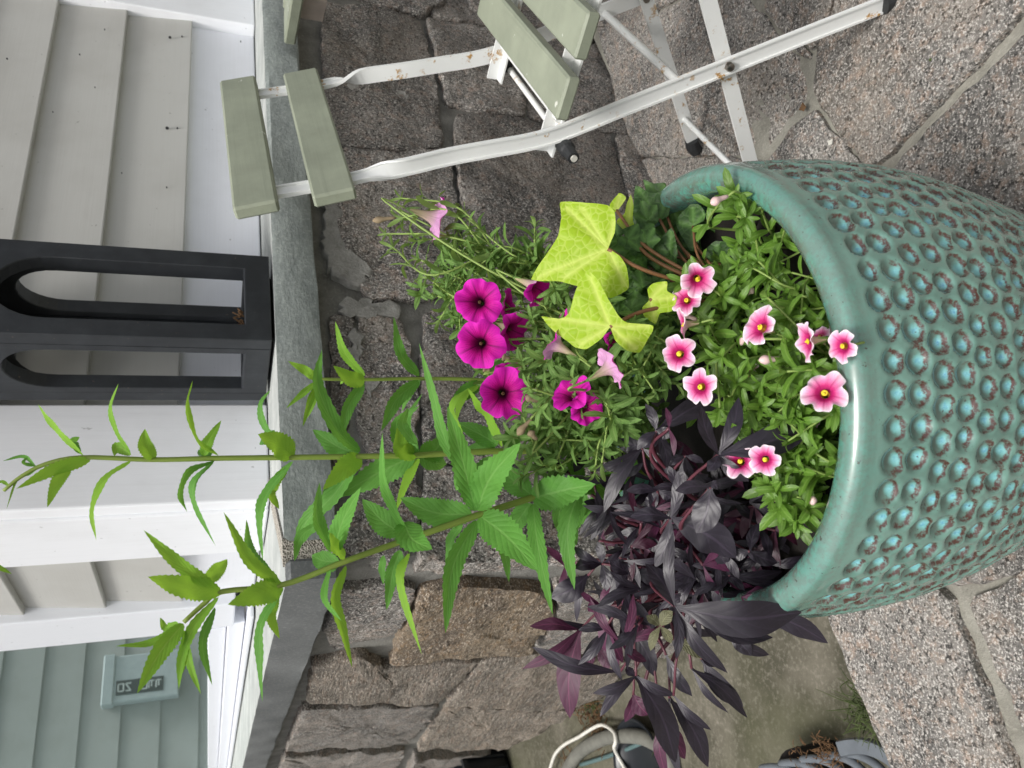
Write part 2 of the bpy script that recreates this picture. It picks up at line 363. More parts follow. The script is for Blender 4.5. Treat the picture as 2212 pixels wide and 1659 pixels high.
def m_leaf(name, top, top2, back, vein, trans=.3, rough=.5, nside=9, spec=.35, vein_amt=.5, bump=.5, hue_var=.12, tcol=None, midw=.02):
    k = NT(name); uv = k.sep(k.coord('UV')); u, v = uv[0], uv[1]
    a = k.math('ABSOLUTE', k.math('SUBTRACT', v, .5))
    mid = k.ramp(a, [(midw, 1), (midw * 2.4, 0)])
    ph = k.math('SUBTRACT', k.math('MULTIPLY', u, nside), k.math('MULTIPLY', a, nside * .62))
    fr = k.math('ABSOLUTE', k.math('SUBTRACT', k.math('FRACT', ph), .5))
    sv = k.ramp(fr, [(.0, 1), (.09, 0)])
    n = k.noise(k.coord('UV', (9, 4, 1)), 3, 3, .6); no = k.noise(k.coord(), 18, 2, .5)
    col = k.mix(n, top, top2); col = k.mix(k.math('MULTIPLY', k.math('MAXIMUM', mid, k.math('MULTIPLY', sv, .45)), vein_amt), col, vein)
    col = k.mix(k.node('NewGeometry').outputs['Backfacing'], col, back)
    col = k.hsv(col, .5, 1.0, k.math('ADD', 1 - hue_var, k.math('MULTIPLY', k.math('ADD', k.rnd(), no), hue_var)))
    h = k.math('SUBTRACT', k.math('MULTIPLY', k.ramp(fr, [(0, 0), (.35, 1)]), .8), k.math('MULTIPLY', mid, .8))
    h = k.math('ADD', h, k.math('MULTIPLY', k.noise(k.coord('UV', (40, 16, 1)), 2, 2, .5), .35))
    k.set(Base_Color=col, Roughness=rough, Normal=k.bump(h, bump, .0012)); k.b.inputs['Specular IOR Level'].default_value = spec
    if trans > 0: k.translucent(k.mix(.5, col, tcol or top2), trans)
    return k.m
M['weed_leaf'] = m_leaf('tall_leaf', srgb(86, 142, 58), srgb(110, 168, 76), srgb(124, 170, 66), srgb(146, 190, 108), .36, .55, 9, .25, .35, .28, .16, srgb(150, 200, 70))
M['weed_young'] = m_leaf('tall_leaf_young', srgb(112, 164, 52), srgb(134, 184, 66), srgb(140, 188, 66), srgb(168, 196, 100), .42, .55, 9, .25, .4, .22, .14, srgb(170, 200, 60))
M['vine_leaf'] = m_leaf('dark_vine_leaf', srgb(25, 21, 28), srgb(42, 37, 48), srgb(56, 19, 38), srgb(66, 56, 72), .05, .42, 5, .5, .4, .14, .3, srgb(120, 30, 80), .025)
M['vine_purple'] = m_leaf('purple_vine_leaf', srgb(78, 36, 60), srgb(62, 27, 48), srgb(84, 38, 66), srgb(112, 54, 84), .06, .5, 5, .4, .6, .16, .2, srgb(150, 40, 100))
M['vine_pale'] = m_leaf('pale_vine_leaf', srgb(92, 94, 68), srgb(112, 110, 84), srgb(120, 120, 84), srgb(150, 148, 112), .2, .5, 7, .4, .4, .4, .2)
M['cali_leaf'] = m_leaf('small_leaf', srgb(66, 100, 34), srgb(108, 146, 54), srgb(124, 156, 76), srgb(136, 168, 84), .30, .42, 4, .45, .4, .15, .5, srgb(150, 185, 60), .05)
M['pet_leaf'] = m_leaf('petunia_leaf', srgb(84, 118, 56), srgb(112, 146, 76), srgb(128, 154, 88), srgb(146, 172, 102), .28, .6, 4, .25, .4, .2, .30, srgb(160, 190, 70), .05)
def m_lobed(name, top, top2, back, vein, trans, rough, spec, net=.5, cell=150):
    k = NT(name); d = k.attr('vein'); c = k.coord('UV'); cell_d = k.voro(c, cell, 'DISTANCE_TO_EDGE')
    n = k.noise(c, 45, 3, .6); col = k.mix(n, top, top2)
    col = k.mix(k.math('MULTIPLY', k.ramp(cell_d, [(.02, 1), (.12, 0)]), net), col, vein)
    col = k.mix(k.ramp(d, [(.0004, 1), (.0016, 0)]), col, vein)
    col = k.mix(k.node('NewGeometry').outputs['Backfacing'], col, back)
    col = k.hsv(col, .5, 1.0, k.math('ADD', .88, k.math('MULTIPLY', k.rnd(), .24)))
    h = k.math('SUBTRACT', k.ramp(cell_d, [(.0, 0), (.3, 1)]), k.ramp(d, [(.0004, 1), (.002, 0)]))
    k.set(Base_Color=col, Roughness=rough, Normal=k.bump(h, .35, .001)); k.b.inputs['Specular IOR Level'].default_value = spec
    k.translucent(k.mix(.5, col, top2), trans); return k.m
M['lime'] = m_lobed('lime_leaf', srgb(150, 186, 28), srgb(172, 204, 46), srgb(164, 192, 50), srgb(206, 224, 108), .38, .5, .3, .45)
M['ivy'] = m_lobed('ivy_leaf', srgb(38, 66, 26), srgb(54, 86, 36), srgb(70, 98, 48), srgb(88, 124, 62), .12, .48, .3, .3)
def m_stem(name, a, b, rough=.6):
    k = NT(name); n = k.noise(k.coord(), 60, 3, .6); k.set(Base_Color=k.mix(n, a, b), Roughness=rough); return k.m
M['green_stem'] = m_stem('green_stem', srgb(104, 126, 44), srgb(132, 150, 66)); M['pale_stem'] = m_stem('pale_stem', srgb(116, 142, 66), srgb(140, 162, 86))
M['vine_stem'] = m_stem('vine_stem', srgb(74, 36, 48), srgb(102, 52, 62), .45); M['ivy_stem'] = m_stem('ivy_stem', srgb(108, 72, 46), srgb(132, 94, 60))
def m_petal(name, stops, vein, back, trans, veinw=.5, lobes=5, fine=0.5):
    k = NT(name); uv = k.sep(k.coord('UV')); r, th = uv[0], uv[1]; n = k.noise(k.coord('UV', (2, 14, 1)), 6, 4, .65); ob = k.noise(k.coord(), 120, 2, .5)
    col = k.ramp(k.math('ADD', r, k.math('MULTIPLY', k.math('SUBTRACT', n, .5), .18)), stops)
    fr = k.math('ABSOLUTE', k.math('SUBTRACT', k.math('FRACT', k.math('MULTIPLY', th, lobes)), .5))
    main = k.math('MULTIPLY', k.ramp(fr, [(.01, 1), (.09, 0)]), k.ramp(r, [(.15, 1), (.95, .25)]))
    f2 = k.math('ABSOLUTE', k.math('SUBTRACT', k.math('FRACT', k.math('ADD', k.math('MULTIPLY', th, lobes * 9), k.math('MULTIPLY', n, 1.6))), .5))
    fin = k.math('MULTIPLY', k.ramp(f2, [(.0, 1), (.16, 0)]), k.ramp(r, [(.2, 1), (.98, .05)]))
    col = k.mix(k.math('MULTIPLY', main, veinw), col, vein); col = k.mix(k.math('MULTIPLY', fin, fine), col, vein)
    bk = k.mix(k.math('MULTIPLY', k.math('MAXIMUM', main, fin), .45), back, (vein[0], vein[1], vein[2], 1))
    bk = k.mix(k.ramp(r, [(.12, 1), (.45, 0)]), bk, srgb(188, 176, 138))
    col = k.mix(k.node('NewGeometry').outputs['Backfacing'], col, bk)
    k.set(Base_Color=col, Roughness=.55, Normal=k.bump(k.math('SUBTRACT', ob, main), .25, .001)); k.b.inputs['Specular IOR Level'].default_value = .2
    k.translucent(col, trans); return k.m
M['petunia'] = m_petal('petunia_petal', [(.0, srgb(54, 32, 40)), (.13, srgb(80, 26, 54)), (.24, srgb(140, 16, 90)), (.45, srgb(200, 16, 142)), (1, srgb(232, 40, 196))], srgb(84, 2, 60), srgb(224, 166, 212), .28, 1.0, 5, .85)
M['cali'] = m_petal('calibrachoa_petal', [(.0, srgb(214, 190, 40)), (.17, srgb(196, 150, 40)), (.21, srgb(150, 26, 80)), (.38, srgb(202, 44, 120)), (.60, srgb(234, 128, 180)), (.88, srgb(246, 206, 226)), (1, srgb(252, 242, 246))], srgb(166, 24, 92), srgb(238, 186, 204), .2, .85, 5, .55)
M['cali_throat'] = m_plain('yellow_throat', srgb(232, 208, 44), .5, 0, .3, .2)
M['bud'] = m_plain('withered_bud', srgb(150, 132, 104), .8, 0, .3, .5); M['cali_bud'] = m_plain('pink_bud', srgb(236, 204, 200), .6, 0, .2, .25)

# ------------------------------------------------------------------ rough stones
def resample(poly, step):
    out = []
    for i in range(len(poly)):
        a, b = np.asarray(poly[i], float), np.asarray(poly[(i + 1) % len(poly)], float)
        k = max(1, int(round(np.linalg.norm(b - a) / step)))
        out += [a + (b - a) * j / k for j in range(k)]
    return out
def area2(p): return .5 * sum(p[i][0] * p[(i + 1) % len(p)][1] - p[(i + 1) % len(p)][0] * p[i][1] for i in range(len(p)))
def stone_mesh(poly, org, ex, ey, en, proud, seed, m, step=.03, jit=.003, bulge=.006, sink=.03, edge=.006, grow=.003, sharp=42):
    """a stone with a ragged outline in the plane org+ex*a+ey*b, standing proud of it along en"""
    rng = random.Random(seed)
    if area2(poly) < 0: poly = poly[::-1]
    # soften the corners a little
    pp = []
    for i in range(len(poly)):
        a, b, c = (np.asarray(poly[j % len(poly)], float) for j in (i - 1, i, i + 1))
        r1, r2 = min(.2, .007 / max(1e-6, np.linalg.norm(a - b))), min(.25, .007 / max(1e-6, np.linalg.norm(c - b)))
        pp += [b + (a - b) * r1, b + (c - b) * r2]
    cc_ = np.mean(pp, axis=0); pp = [p + nrm(p - cc_) * grow for p in pp]
    pts = resample(pp, step)
    pts = [p + np.array([rng.uniform(-jit, jit), rng.uniform(-jit, jit)]) for p in pts]
    cen = np.mean(pts, axis=0); n = len(pts); v = []; f = []
    avg = np.mean([np.linalg.norm(p - cen) for p in pts])
    rings = [(0, -sink), (0, proud - edge * rng.uniform(.5, 1.0)), (edge / avg, proud), (.14, proud), (.30, proud), (.46, proud), (.62, proud), (.80, proud)]
    tilt = (rng.uniform(-.025, .025), rng.uniform(-.025, .025))
    for ri, (s, h) in enumerate(rings):
        for i, p in enumerate(pts):
            q = p + (cen - p) * s; hh = h
            if ri > 0:
                w = noise.noise(Vector((q[0] * 12 + seed * 3.7, q[1] * 12, seed))) + .45 * noise.noise(Vector((q[0] * 40, q[1] * 40 + seed, 3.3))) + .12 * noise.noise(Vector((q[0] * 95, q[1] * 95 + seed, 7.7)))
                hh = h + bulge * w * (1 if ri > 1 else .4) + tilt[0] * (q[0] - cen[0]) + tilt[1] * (q[1] - cen[1])
            v.append(org + ex * q[0] + ey * q[1] + en * hh)
    v.append(org + ex * cen[0] + ey * cen[1] + en * (proud + bulge * .5))
    for r in range(len(rings) - 1):
        for i in range(n): f.append((r * n + i, r * n + (i + 1) % n, (r + 1) * n + (i + 1) % n, (r + 1) * n + i))
    b = (len(rings) - 1) * n
    for i in range(n): f.append((b + i, b + (i + 1) % n, len(v) - 1))
    if np.dot(np.cross(ex, ey), en) < 0: f = [q[::-1] for q in f]
    me = mesh_of('stone', v, f, False, None, None, m)
    me.polygons.foreach_set('use_smooth', [True] * len(me.polygons)); me.set_sharp_from_angle(angle=math.radians(sharp))
    return me

# ------------------------------------------------------------------ patio, lower yard
patio = link('patio', None)
pc = lambda d: on_plane(d[0], d[1], N_FL, Q_FL)
def pz(x, y): return np.array([x, y, floor_z(x, y)])
edge_a, edge_b = C0 + dR * -1.9 - nR * .0, C0 + dR * 3.6          # the terrace stops in line with the right wall
mb = MB()
def slab_poly(mb, poly, top, bottom):
    n = len(poly); v = [top(p) for p in poly] + [bottom(p) for p in poly]
    mb.add(v, [tuple(range(n)), tuple(range(2 * n - 1, n - 1, -1))] + [(i, i + n, (i + 1) % n + n, (i + 1) % n) for i in range(n)])
pe = [C0 + dR * -2.2 + nR * .02, C0 + nR * .02 + dR * .01, C0 + dR * 7.0 + nR * .02, C0 + dR * 7.0 + nR * 5.0, C0 + dR * -2.2 + nR * 5.0]
slab_poly(mb, pe[::-1], lambda p: pz(p[0], p[1]) - EZ * .010, lambda p: np.array([p[0], p[1], -.6]))
base = mb.build('mortar_bed', M['joint'], patio)
tag(patio, kind='structure')
# flagstones, corner points measured in the photo and laid on the sloping patio
FLAGS = [
 [(1712, 0), (1790, 0), (1775, 60), (1752, 100), (1718, 60)],
 [(1808, -10), (2230, -10), (2170, 62), (2030, 205), (1893, 348), (1868, 345), (1772, 222), (1760, 190), (1768, 90)],
 [(2235, 95), (2205, 85), (2075, 215), (1925, 368), (1985, 420), (2330, 500), (2420, 300)],
 [(1298, 62), (1410, 38), (1560, -40), (1640, 40), (1715, 130), (1735, 205), (1695, 250), (1640, 332), (1382, 335), (1342, 235)],
 [(1752, 246), (1848, 352), (1850, 420), (1720, 470), (1640, 420), (1662, 345), (1712, 280)],
 [(1215, -60), (1540, -60), (1400, 28), (1290, 52), (1228, 12)],
 [(1388, 346), (1500, 345), (1640, 348), (1650, 420), (1700, 480), (1560, 640), (1460, 520)],
 [(1660, -20), (1705, -20), (1705, 55), (1742, 120), (1725, 118), (1650, 20)],
 [(1800, 1352), (1845, 1445), (1885, 1550), (1925, 1655), (2010, 1860), (2260, 1850), (2180, 1640), (2125, 1500), (2078, 1385), (2045, 1290), (1960, 1270), (1790, 1320)],
 [(2098, 1305), (2225, 1245), (2330, 1290), (2330, 1640), (2225, 1580), (2160, 1440)],
 [(2060, 1262), (2110, 1250), (2225, 1220), (2330, 1260), (2330, 1000), (2060, 1000), (1960, 1150)],
]
for i, fl in enumerate(FLAGS):
    P = [pc(d) for d in fl]; q = np.mean(P, axis=0)
    me = stone_mesh([(p[0], p[1]) for p in P], np.array([0, 0, Q_FL[2] - .035 * .517 - .015 * .955]), np.array([1, 0, .035]), np.array([0, 1, .015]), EZ,
                    .0 + [0, .002, .001, -.001, 0, 0, .0, -.002, .004, .002, .001][i], 40 + i, M['flag'], .020, .0030, .005, .02, .004, .0065)
    link('flagstone', me, patio)
rng = random.Random(5)                                             # more of the same outside the frame
for gx in range(-3, 8):
    for gy in range(-5, 3):
        cx, cy = gx * .42 + .1 + rng.uniform(-.04, .04), gy * .36 - .02 + rng.uniform(-.04, .04)
        if cy > .34 - .1 * (gx > 2): continue
        poly = [(cx + sx * .19 + rng.uniform(-.035, .035), cy + sy * .16 + rng.uniform(-.03, .03)) for sx, sy in ((-1, -1), (.1, -1.05), (1, -1), (1, 1), (0, 1.04), (-1, 1))]
        me = stone_mesh(poly, np.array([0, 0, -.035 * .517 - .015 * .955]), np.array([1, 0, .035]), np.array([0, 1, .015]), EZ, 0, 100 + gx * 11 + gy, M['flag'], .05, .004, .004, .02, .006)
        link('flagstone', me, patio)
for poly in ([(.62, .78), (.98, .66), (1.2, .9), (1.0, 1.25), (.74, 1.1)], [(.82, 1.2), (1.05, 1.32), (1.5, 1.6), (1.2, 1.85), (.7, 1.45)], [(1.05, .62), (1.6, .55), (1.7, 1.0), (1.28, .95)], [(-.30, .72), (-.05, .80), (-.03, 1.05), (-.19, .945)], [(.0, .82), (.17, .84), (.2, 1.17), (.0, 1.06)], [(-.1, .43), (.22, .43), (.24, .8), (-.02, .78)], [(1.55, 1.7), (1.85, 1.35), (2.4, 1.5), (2.3, 2.2)], [(1.78, .6), (2.4, .5), (2.5, 1.3), (1.9, 1.25)]):
    link('flagstone', stone_mesh(poly, np.array([0, 0, -.035 * .517 - .015 * .955]), np.array([1, 0, .035]), np.array([0, 1, .015]), EZ, 0, int(poly[0][0] * 999), M['flag'], .05, .004, .004, .02, .006), patio)
mb = MB(); mb.add([(-150, -150, LOW), (150, -150, LOW), (150, 150, LOW), (-150, 150, LOW)], [(0, 1, 2, 3)]); yard = mb.build('lower_yard_ground', M['concrete']); tag(yard, kind='structure')

# ------------------------------------------------------------------ stone foundation wall with its coping
wall = empty('stone_wall', tuple(C0)); tag(wall, 'rough granite rubble wall with grey coping slabs, turning a corner below the siding', 'stone wall')
bot = LOW - .05
mb = MB(); p = [C0 - nR * .002 - nL * .002, WR(6.5, .002, 0), WR(6.5, .6, 0), C0 - nR * .6 - nL * .6, WL(4.2, .6, 0), WL(4.2, .002, 0)]
slab_poly(mb, p, lambda q: np.array([q[0], q[1], HB - .002]), lambda q: np.array([q[0], q[1], bot]))
mb.build('mortar_core', M['mortar'], wall)
def put_stone(poly_tz, right, proud, seed, mat_):
    org, ex, en = (C0, dR, nR) if right else (C0, dL, nL)
    me = stone_mesh(poly_tz, org, ex, EZ, en, proud, seed, mat_, .015, .0036, .010, .03, .004, .006, 52)
    o = link('stone', me, wall); o.matrix_parent_inverse = wall.matrix_basis.inverted(); return o
def tzR(d): P = on_plane(d[0], d[1], nR, C0); return ((P - C0) @ dR, P[2])
def tzL(d): P = on_plane(d[0], d[1], nL, C0); return ((P - C0) @ dL, P[2])
RST = [
 [(697, 22), (820, 28), (898, 54), (918, 105), (938, 200), (955, 315), (870, 328), (740, 314), (700, 300)],
 [(712, 348), (742, 332), (870, 345), (962, 335), (978, 450), (972, 560), (955, 635), (915, 650), (800, 645), (762, 600), (728, 470)],
 [(782, 690), (862, 700), (880, 760), (893, 880), (890, 1000), (800, 1000), (772, 880)],
 [(757, -5), (957, -5), (953, 22), (905, 38), (850, 24)],
 [(966, -5), (1045, -5), (1052, 58), (985, 50), (930, 38)],
 [(922, 54), (985, 62), (1054, 78), (1092, 140), (1124, 210), (1128, 256), (1027, 242), (962, 226), (945, 133)],
 [(982, 262), (1050, 258), (1120, 272), (1200, 288), (1312, 297), (1335, 390), (1355, 480), (1290, 600), (1180, 640), (1000, 630), (1000, 470), (988, 350)],
 [(1062, 52), (1080, -10), (1200, -10), (1300, 20), (1330, 60), (1140, 180)],
 [(1142, 190), (1335, 72), (1420, 90), (1480, 200), (1470, 296), (1320, 285), (1200, 274), (1145, 252)],
 [(1330, 300), (1430, 312), (1540, 330), (1580, 460), (1400, 520), (1365, 470), (1345, 390)],
 [(1315, 10), (1330, -30), (1420, -30), (1440, 70), (1350, 60)],
 [(918, 690), (1010, 665), (1170, 660), (1210, 760), (1215, 880), (1190, 1000), (1080, 1010), (922, 1000), (912, 860)],
 [(1200, 652), (1300, 620), (1440, 540), (1580, 500), (1640, 700), (1600, 860), (1240, 900), (1232, 760)],
 [(1235, 920), (1590, 880), (1650, 1000), (1600, 1150), (1300, 1100), (1215, 1010)],
 [(782, 1018), (892, 1018), (900, 1100), (868, 1212), (772, 1196), (740, 1180), (760, 1090)],
 [(920, 1018), (1075, 1028), (1200, 1020), (1230, 1120), (1180, 1200), (1020, 1215), (905, 1210), (915, 1100)],
 [(1215, 1120), (1290, 1115), (1590, 1165), (1560, 1190), (1200, 1205)],
 [(712, 690), (760, 690), (750, 880), (742, 1000), (715, 1000)],
]
for i, d in enumerate(RST): put_stone([tzR(q) for q in d], True, [.012, .014, .012, .016, .01, .016, .015, .014, .01, .012, .008, .014, .013, .01, .012, .014, .01, .004][i], 200 + i, M['wall_stone'])
LST = [
 [(735, 1262), (852, 1250), (895, 1262), (872, 1318), (838, 1352), (760, 1372), (722, 1390), (705, 1340)],
 [(915, 1262), (1000, 1248), (1165, 1258), (1188, 1300), (1135, 1385), (1010, 1395), (845, 1412), (880, 1330)],
 [(1195, 1250), (1330, 1245), (1420, 1290), (1350, 1400), (1160, 1395), (1205, 1310)],
 [(680, 1420), (780, 1400), (830, 1425), (1030, 1402), (1000, 1438), (940, 1500), (665, 1498)],
 [(1042, 1412), (1150, 1400), (1250, 1412), (1345, 1412), (1292, 1488), (1180, 1512), (965, 1502), (1010, 1450)],
 [(655, 1515), (800, 1508), (945, 1512), (915, 1560), (880, 1600), (620, 1605)],
 [(965, 1518), (1180, 1525), (1240, 1522), (1170, 1560), (1085, 1598), (905, 1605), (935, 1560)],
 [(615, 1618), (760, 1612), (870, 1612), (840, 1690), (590, 1700)],
 [(895, 1618), (1060, 1612), (990, 1690), (860, 1700)],
]
for i, d in enumerate(LST): put_stone([tzL(q) for q in d], False, [.014, .022, .018, .02, .024, .018, .02, .018, .02][i], 300 + i, [M['wall_stone'], M['wall_warm'], M['wall_stone'], M['wall_band'], M['wall_band'], M['wall_stone'], M['wall_band'], M['wall_stone'], M['wall_stone']][i])
rng = random.Random(11)                                            # continue the wall beyond the frame
for right, t0, t1 in ((True, 1.28, 4.8), (False, 3.1, 4.1)):
    z = (-.03 if right else LOW)
    while z < HB - .06:
        h = min(rng.uniform(.14, .22), HB - .02 - z); t = t0 + rng.uniform(-.04, .04)
        while t < t1:
            w = rng.uniform(.2, .42); q = lambda: rng.uniform(-.012, .012)
            put_stone([(t + .012 + q(), z + .012 + q()), (t + w - .012 + q(), z + .012 + q()), (t + w - .012 + q(), z + h - .01 + q()), (t + .012 + q(), z + h - .01 + q())], right, .014, rng.randint(400, 9999), M['wall_stone']); t += w
        z += h
for (a, b) in ((LOW, -.04),):                                       # below terrace level on the left face
    for s0, s1 in ((.05, .3), (.33, .62), (.65, 1.02)): put_stone([(s0, LOW + .02), (s1, LOW + .02), (s1, -.10), (s0, -.09)], False, .012, int(s0 * 1000) + 7, M['wall_stone'])
# smears of mortar on the stone faces
def smear(dpts, right, seed):
    org, en = (C0, nR) if right else (C0, nL)
    P = [(tzR if right else tzL)(d) for d in dpts]
    me = stone_mesh(P, org, dR if right else dL, EZ, en, .0115, seed, M['mortar_pale'], .007, .006, .005, .02, .003)
    o = link('mortar_smear', me, wall); o.matrix_parent_inverse = wall.matrix_basis.inverted()
for i, d in enumerate([[(700, 430), (735, 440), (748, 520), (770, 575), (800, 590), (770, 625), (715, 600), (698, 520)], [(735, 652), (860, 662), (850, 690), (745, 688)], [(760, 720), (780, 735), (772, 800), (752, 780)], [(785, 835), (812, 838), (795, 862)], [(755, 150), (775, 160), (770, 200), (750, 195)], [(855, 205), (880, 215), (878, 240), (858, 235)]]): smear(d, True, 510 + i)
# coping slabs
def coping(poly, mat_, seed):
    rng = random.Random(seed); n = len(poly)
    me = bpy.data.meshes.new('coping_slab'); v = []; f = []
    pts = resample([p[:2] for p in poly], .035); m = len(pts); cen = np.mean(pts, axis=0)
    lv = [(HB, .004), (HB + .004, 0), (HB + .03, 0), (HC - .006, 0), (HC, .005)]
    for zz, ins in lv:
        for p in pts:
            d = nrm(cen - p); q = p + d * ins + np.array([rng.uniform(-.0012, .0012), rng.uniform(-.0012, .0012)]); v.append((q[0], q[1], zz + (rng.uniform(-.001, .001) if zz in (HB,) else 0)))
    for r in range(len(lv) - 1):
        for i in range(m): f.append((r * m + i, r * m + (i + 1) % m, (r + 1) * m + (i + 1) % m, (r + 1) * m + i))
    f.append(tuple(range(m))[::-1]); f.append(tuple((len(lv) - 1) * m + i for i in range(m)))
    if area2(pts) < 0: f = [q[::-1] for q in f]
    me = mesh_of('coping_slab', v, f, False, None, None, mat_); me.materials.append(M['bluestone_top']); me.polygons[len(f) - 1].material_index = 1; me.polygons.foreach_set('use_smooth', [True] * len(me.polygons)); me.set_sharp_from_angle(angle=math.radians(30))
    o = link('coping_slab', me, wall); o.matrix_parent_inverse = wall.matrix_basis.inverted()
OV = .03
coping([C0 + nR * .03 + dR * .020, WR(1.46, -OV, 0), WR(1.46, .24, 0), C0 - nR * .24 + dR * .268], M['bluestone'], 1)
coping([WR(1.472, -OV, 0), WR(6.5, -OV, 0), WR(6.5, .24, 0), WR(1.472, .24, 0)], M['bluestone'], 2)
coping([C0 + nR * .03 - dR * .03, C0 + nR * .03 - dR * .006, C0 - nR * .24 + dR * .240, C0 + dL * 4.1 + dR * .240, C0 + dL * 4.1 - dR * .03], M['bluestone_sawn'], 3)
mb = MB(); slab_poly(mb, [C0 + nR * .025 - dR * .010, C0 + nR * .025 + dR * .024, C0 - nR * .235 + dR * .270, C0 - nR * .235 + dR * .236], lambda q: np.array([q[0], q[1], HC + .002]), lambda q: np.array([q[0], q[1], HB + .004]))
mb.build('joint_mortar', M['coarse_mortar'], wall)

# ------------------------------------------------------------------ house above the wall
house = empty('house', tuple(C0 + dR * .2 + EZ * HC)); tag(house, 'house corner with beige lap siding, white trim boards and a white framed window', 'house')
def board(name, W, a, b, z0, z1, back0, back1, thick, m, lean=0.0, parent=None, bev=.003):
    """a board on a wall: along a..b, height z0..z1, its lower edge standing further out by lean"""
    mb = MB(); A, B = W(a, 0, 0), W(b, 0, 0); nn = nR if W is WR else nL
    lo, hi = W(a, back0, z0), W(a, back0 + lean, z1); e = B - A
    # front face leans back towards the top like a clapboard
    v = [W(a, back0, z0), W(b, back0, z0), W(b, back0 + lean, z1), W(a, back0 + lean, z1), W(a, back0 + thick, z0), W(b, back0 + thick, z0), W(b, back0 + lean + thick * .6, z1), W(a, back0 + lean + thick * .6, z1)]
    F = [(0, 1, 2, 3), (5, 4, 7, 6), (4, 5, 1, 0), (3, 2, 6, 7), (4, 0, 3, 7), (1, 5, 6, 2)]
    if W is WL: F = [q[::-1] for q in F]
    mb.add(v, F); o = mb.build(name, m, parent or house)
    if bev:
        md = o.modifiers.new('edge', 'BEVEL'); md.width = bev; md.segments = 2; md.limit_method = 'ANGLE'
    return o
EXP = .1265
LINES = [.883 + EXP * i for i in range(11)]
def clapboards(W, a, b):
    for z in LINES: board('siding_board', W, a, b, z, z + EXP + .012, SIDE - .016, 0, .018, M['siding'], .014, bev=.002)
    board('skirt_board', W, a, b, HC + .002, .883 + .012, SIDE - .001, 0, .02, M['skirt'], 0)
clapboards(WR, .318, 1.306); clapboards(WR, 1.56, 6.4); clapboards(WL, .34, .604)
mb = MB()                                                          # sheathing behind the boards
slab_poly(mb, [WR(.2, SIDE + .03, 0), WR(6.5, SIDE + .03, 0), WR(6.5, .5, 0), WR(.45, .5, 0), WL(3.3, .5, 0), WL(3.3, SIDE + .12, 0), WL(.62, SIDE + .12, 0), WL(.62, SIDE + .03, 0), WL(.2, SIDE + .03, 0)], lambda q: np.array([q[0], q[1], 2.3]), lambda q: np.array([q[0], q[1], HC + .004])); mb.build('wall_sheathing', M['trim'], house)
board('corner_board', WR, .158, .322, HC + .0015, 2.3, .153, 0, .05, M['trim'])
board('corner_board', WL, .18, .342, HC + .0015, 2.3, .153, 0, .05, M['trim'])
board('casing_board', WR, 1.304, 1.56, HC + .0015, 2.3, .150, 0, .05, M['trim'])
# window on the left wall
win = link('window', None, house); win.matrix_parent_inverse = house.matrix_basis.inverted()
def wpart(name, a, b, z0, z1, back, thick, m, bev=.003): return board(name, WL, a, b, z0, z1, back, 0, thick, m, 0, win, bev)
wpart('window_casing', .598, .742, .79, 2.2, .150, .06, M['vinyl'])
wpart('window_frame', .740, .826, .838, 2.2, .170, .06, M['vinyl'])
wpart('window_frame', .826, 3.20, .803, .840, .172, .06, M['vinyl'])
wpart('window_frame', .742, 3.20, .768, .801, .156, .07, M['vinyl'])
wpart('window_frame', 3.17, 3.22, .84, 2.2, .170, .06, M['vinyl'])
wpart('window_casing', 3.22, 3.25, .79, 2.2, .150, .06, M['vinyl'])
wpart('window_sill', .62, 3.24, HC + .003, .766, .128, .10, M['vinyl'])
GB = .192
wpart('window_pane', .824, 3.18, .838, 2.2, GB, .006, M['pane'], 0)

# the wing at the far end of the left wall, seen in the window's reflection
wing = empty('house_wing', tuple(C0 + dL * 3.6)); DW = 3.27; EXW = .169
tag(wing, 'beige clapboard wing of the house mirrored in the window pane', 'house wing')
def WW(a, back, z): return C0 + dL * (DW + back) + nL * a + EZ * z     # a runs outward from the left wall
for i in range(18):
    z = .885 + (i - 6) * EXW; mb = MB()
    v = [WW(-.2, 0, z), WW(3.6, 0, z), WW(3.6, .014, z + EXW + .012), WW(-.2, .014, z + EXW + .012), WW(-.2, .03, z), WW(3.6, .03, z), WW(3.6, .03, z + EXW + .012), WW(-.2, .03, z + EXW + .012)]
    mb.add(v, [(0, 1, 2, 3), (5, 4, 7, 6), (4, 5, 1, 0), (3, 2, 6, 7), (4, 0, 3, 7), (1, 5, 6, 2)]); mb.build('siding_board', M['siding'], wing)
mb = MB(); mb.box(WW(-.3, .032, LOW), nL * 4.0, dL * .2, EZ * 3.0); mb.build('wall_sheathing', M['trim'], wing)
def mirror(P):                                                        # across the pane
    q = WL(0, GB, 0); return P - 2 * np.dot(P - q, nL) * nL
def seen(dx, dy): return mirror(on_plane(dx, dy, dL, C0 + dL * (DW - .07)))
def seen_a(dx, dy): return float((seen(dx, dy) - C0) @ nL)
ca, cb = sorted([seen_a(300, 1412), seen_a(300, 1512)]); zz0, zz1 = seen(387, 1460)[2], seen(222, 1460)[2]
box = empty('switch_box', tuple(WW((ca + cb) / 2, 0, zz0))); tag(box, 'grey electric switch box marked ON and OFF mirrored in the window', 'switch box')
mb = MB(); mb.box(WW(ca, -.07, zz0), nL * (cb - ca), dL * .069, EZ * (zz1 - zz0), .006); mb.build('box_body', M['meter'], box)
mb = MB(); mb.box(WW(ca - .008, -.08, zz1 - .05), nL * (cb - ca + .016), dL * .079, EZ * .05, .005); mb.build('box_hood', M['meter'], box)
pa, pb = sorted([seen_a(300, 1466), seen_a(300, 1497)]); pl0, pl1 = seen(353, 1480)[2], seen(251, 1480)[2]
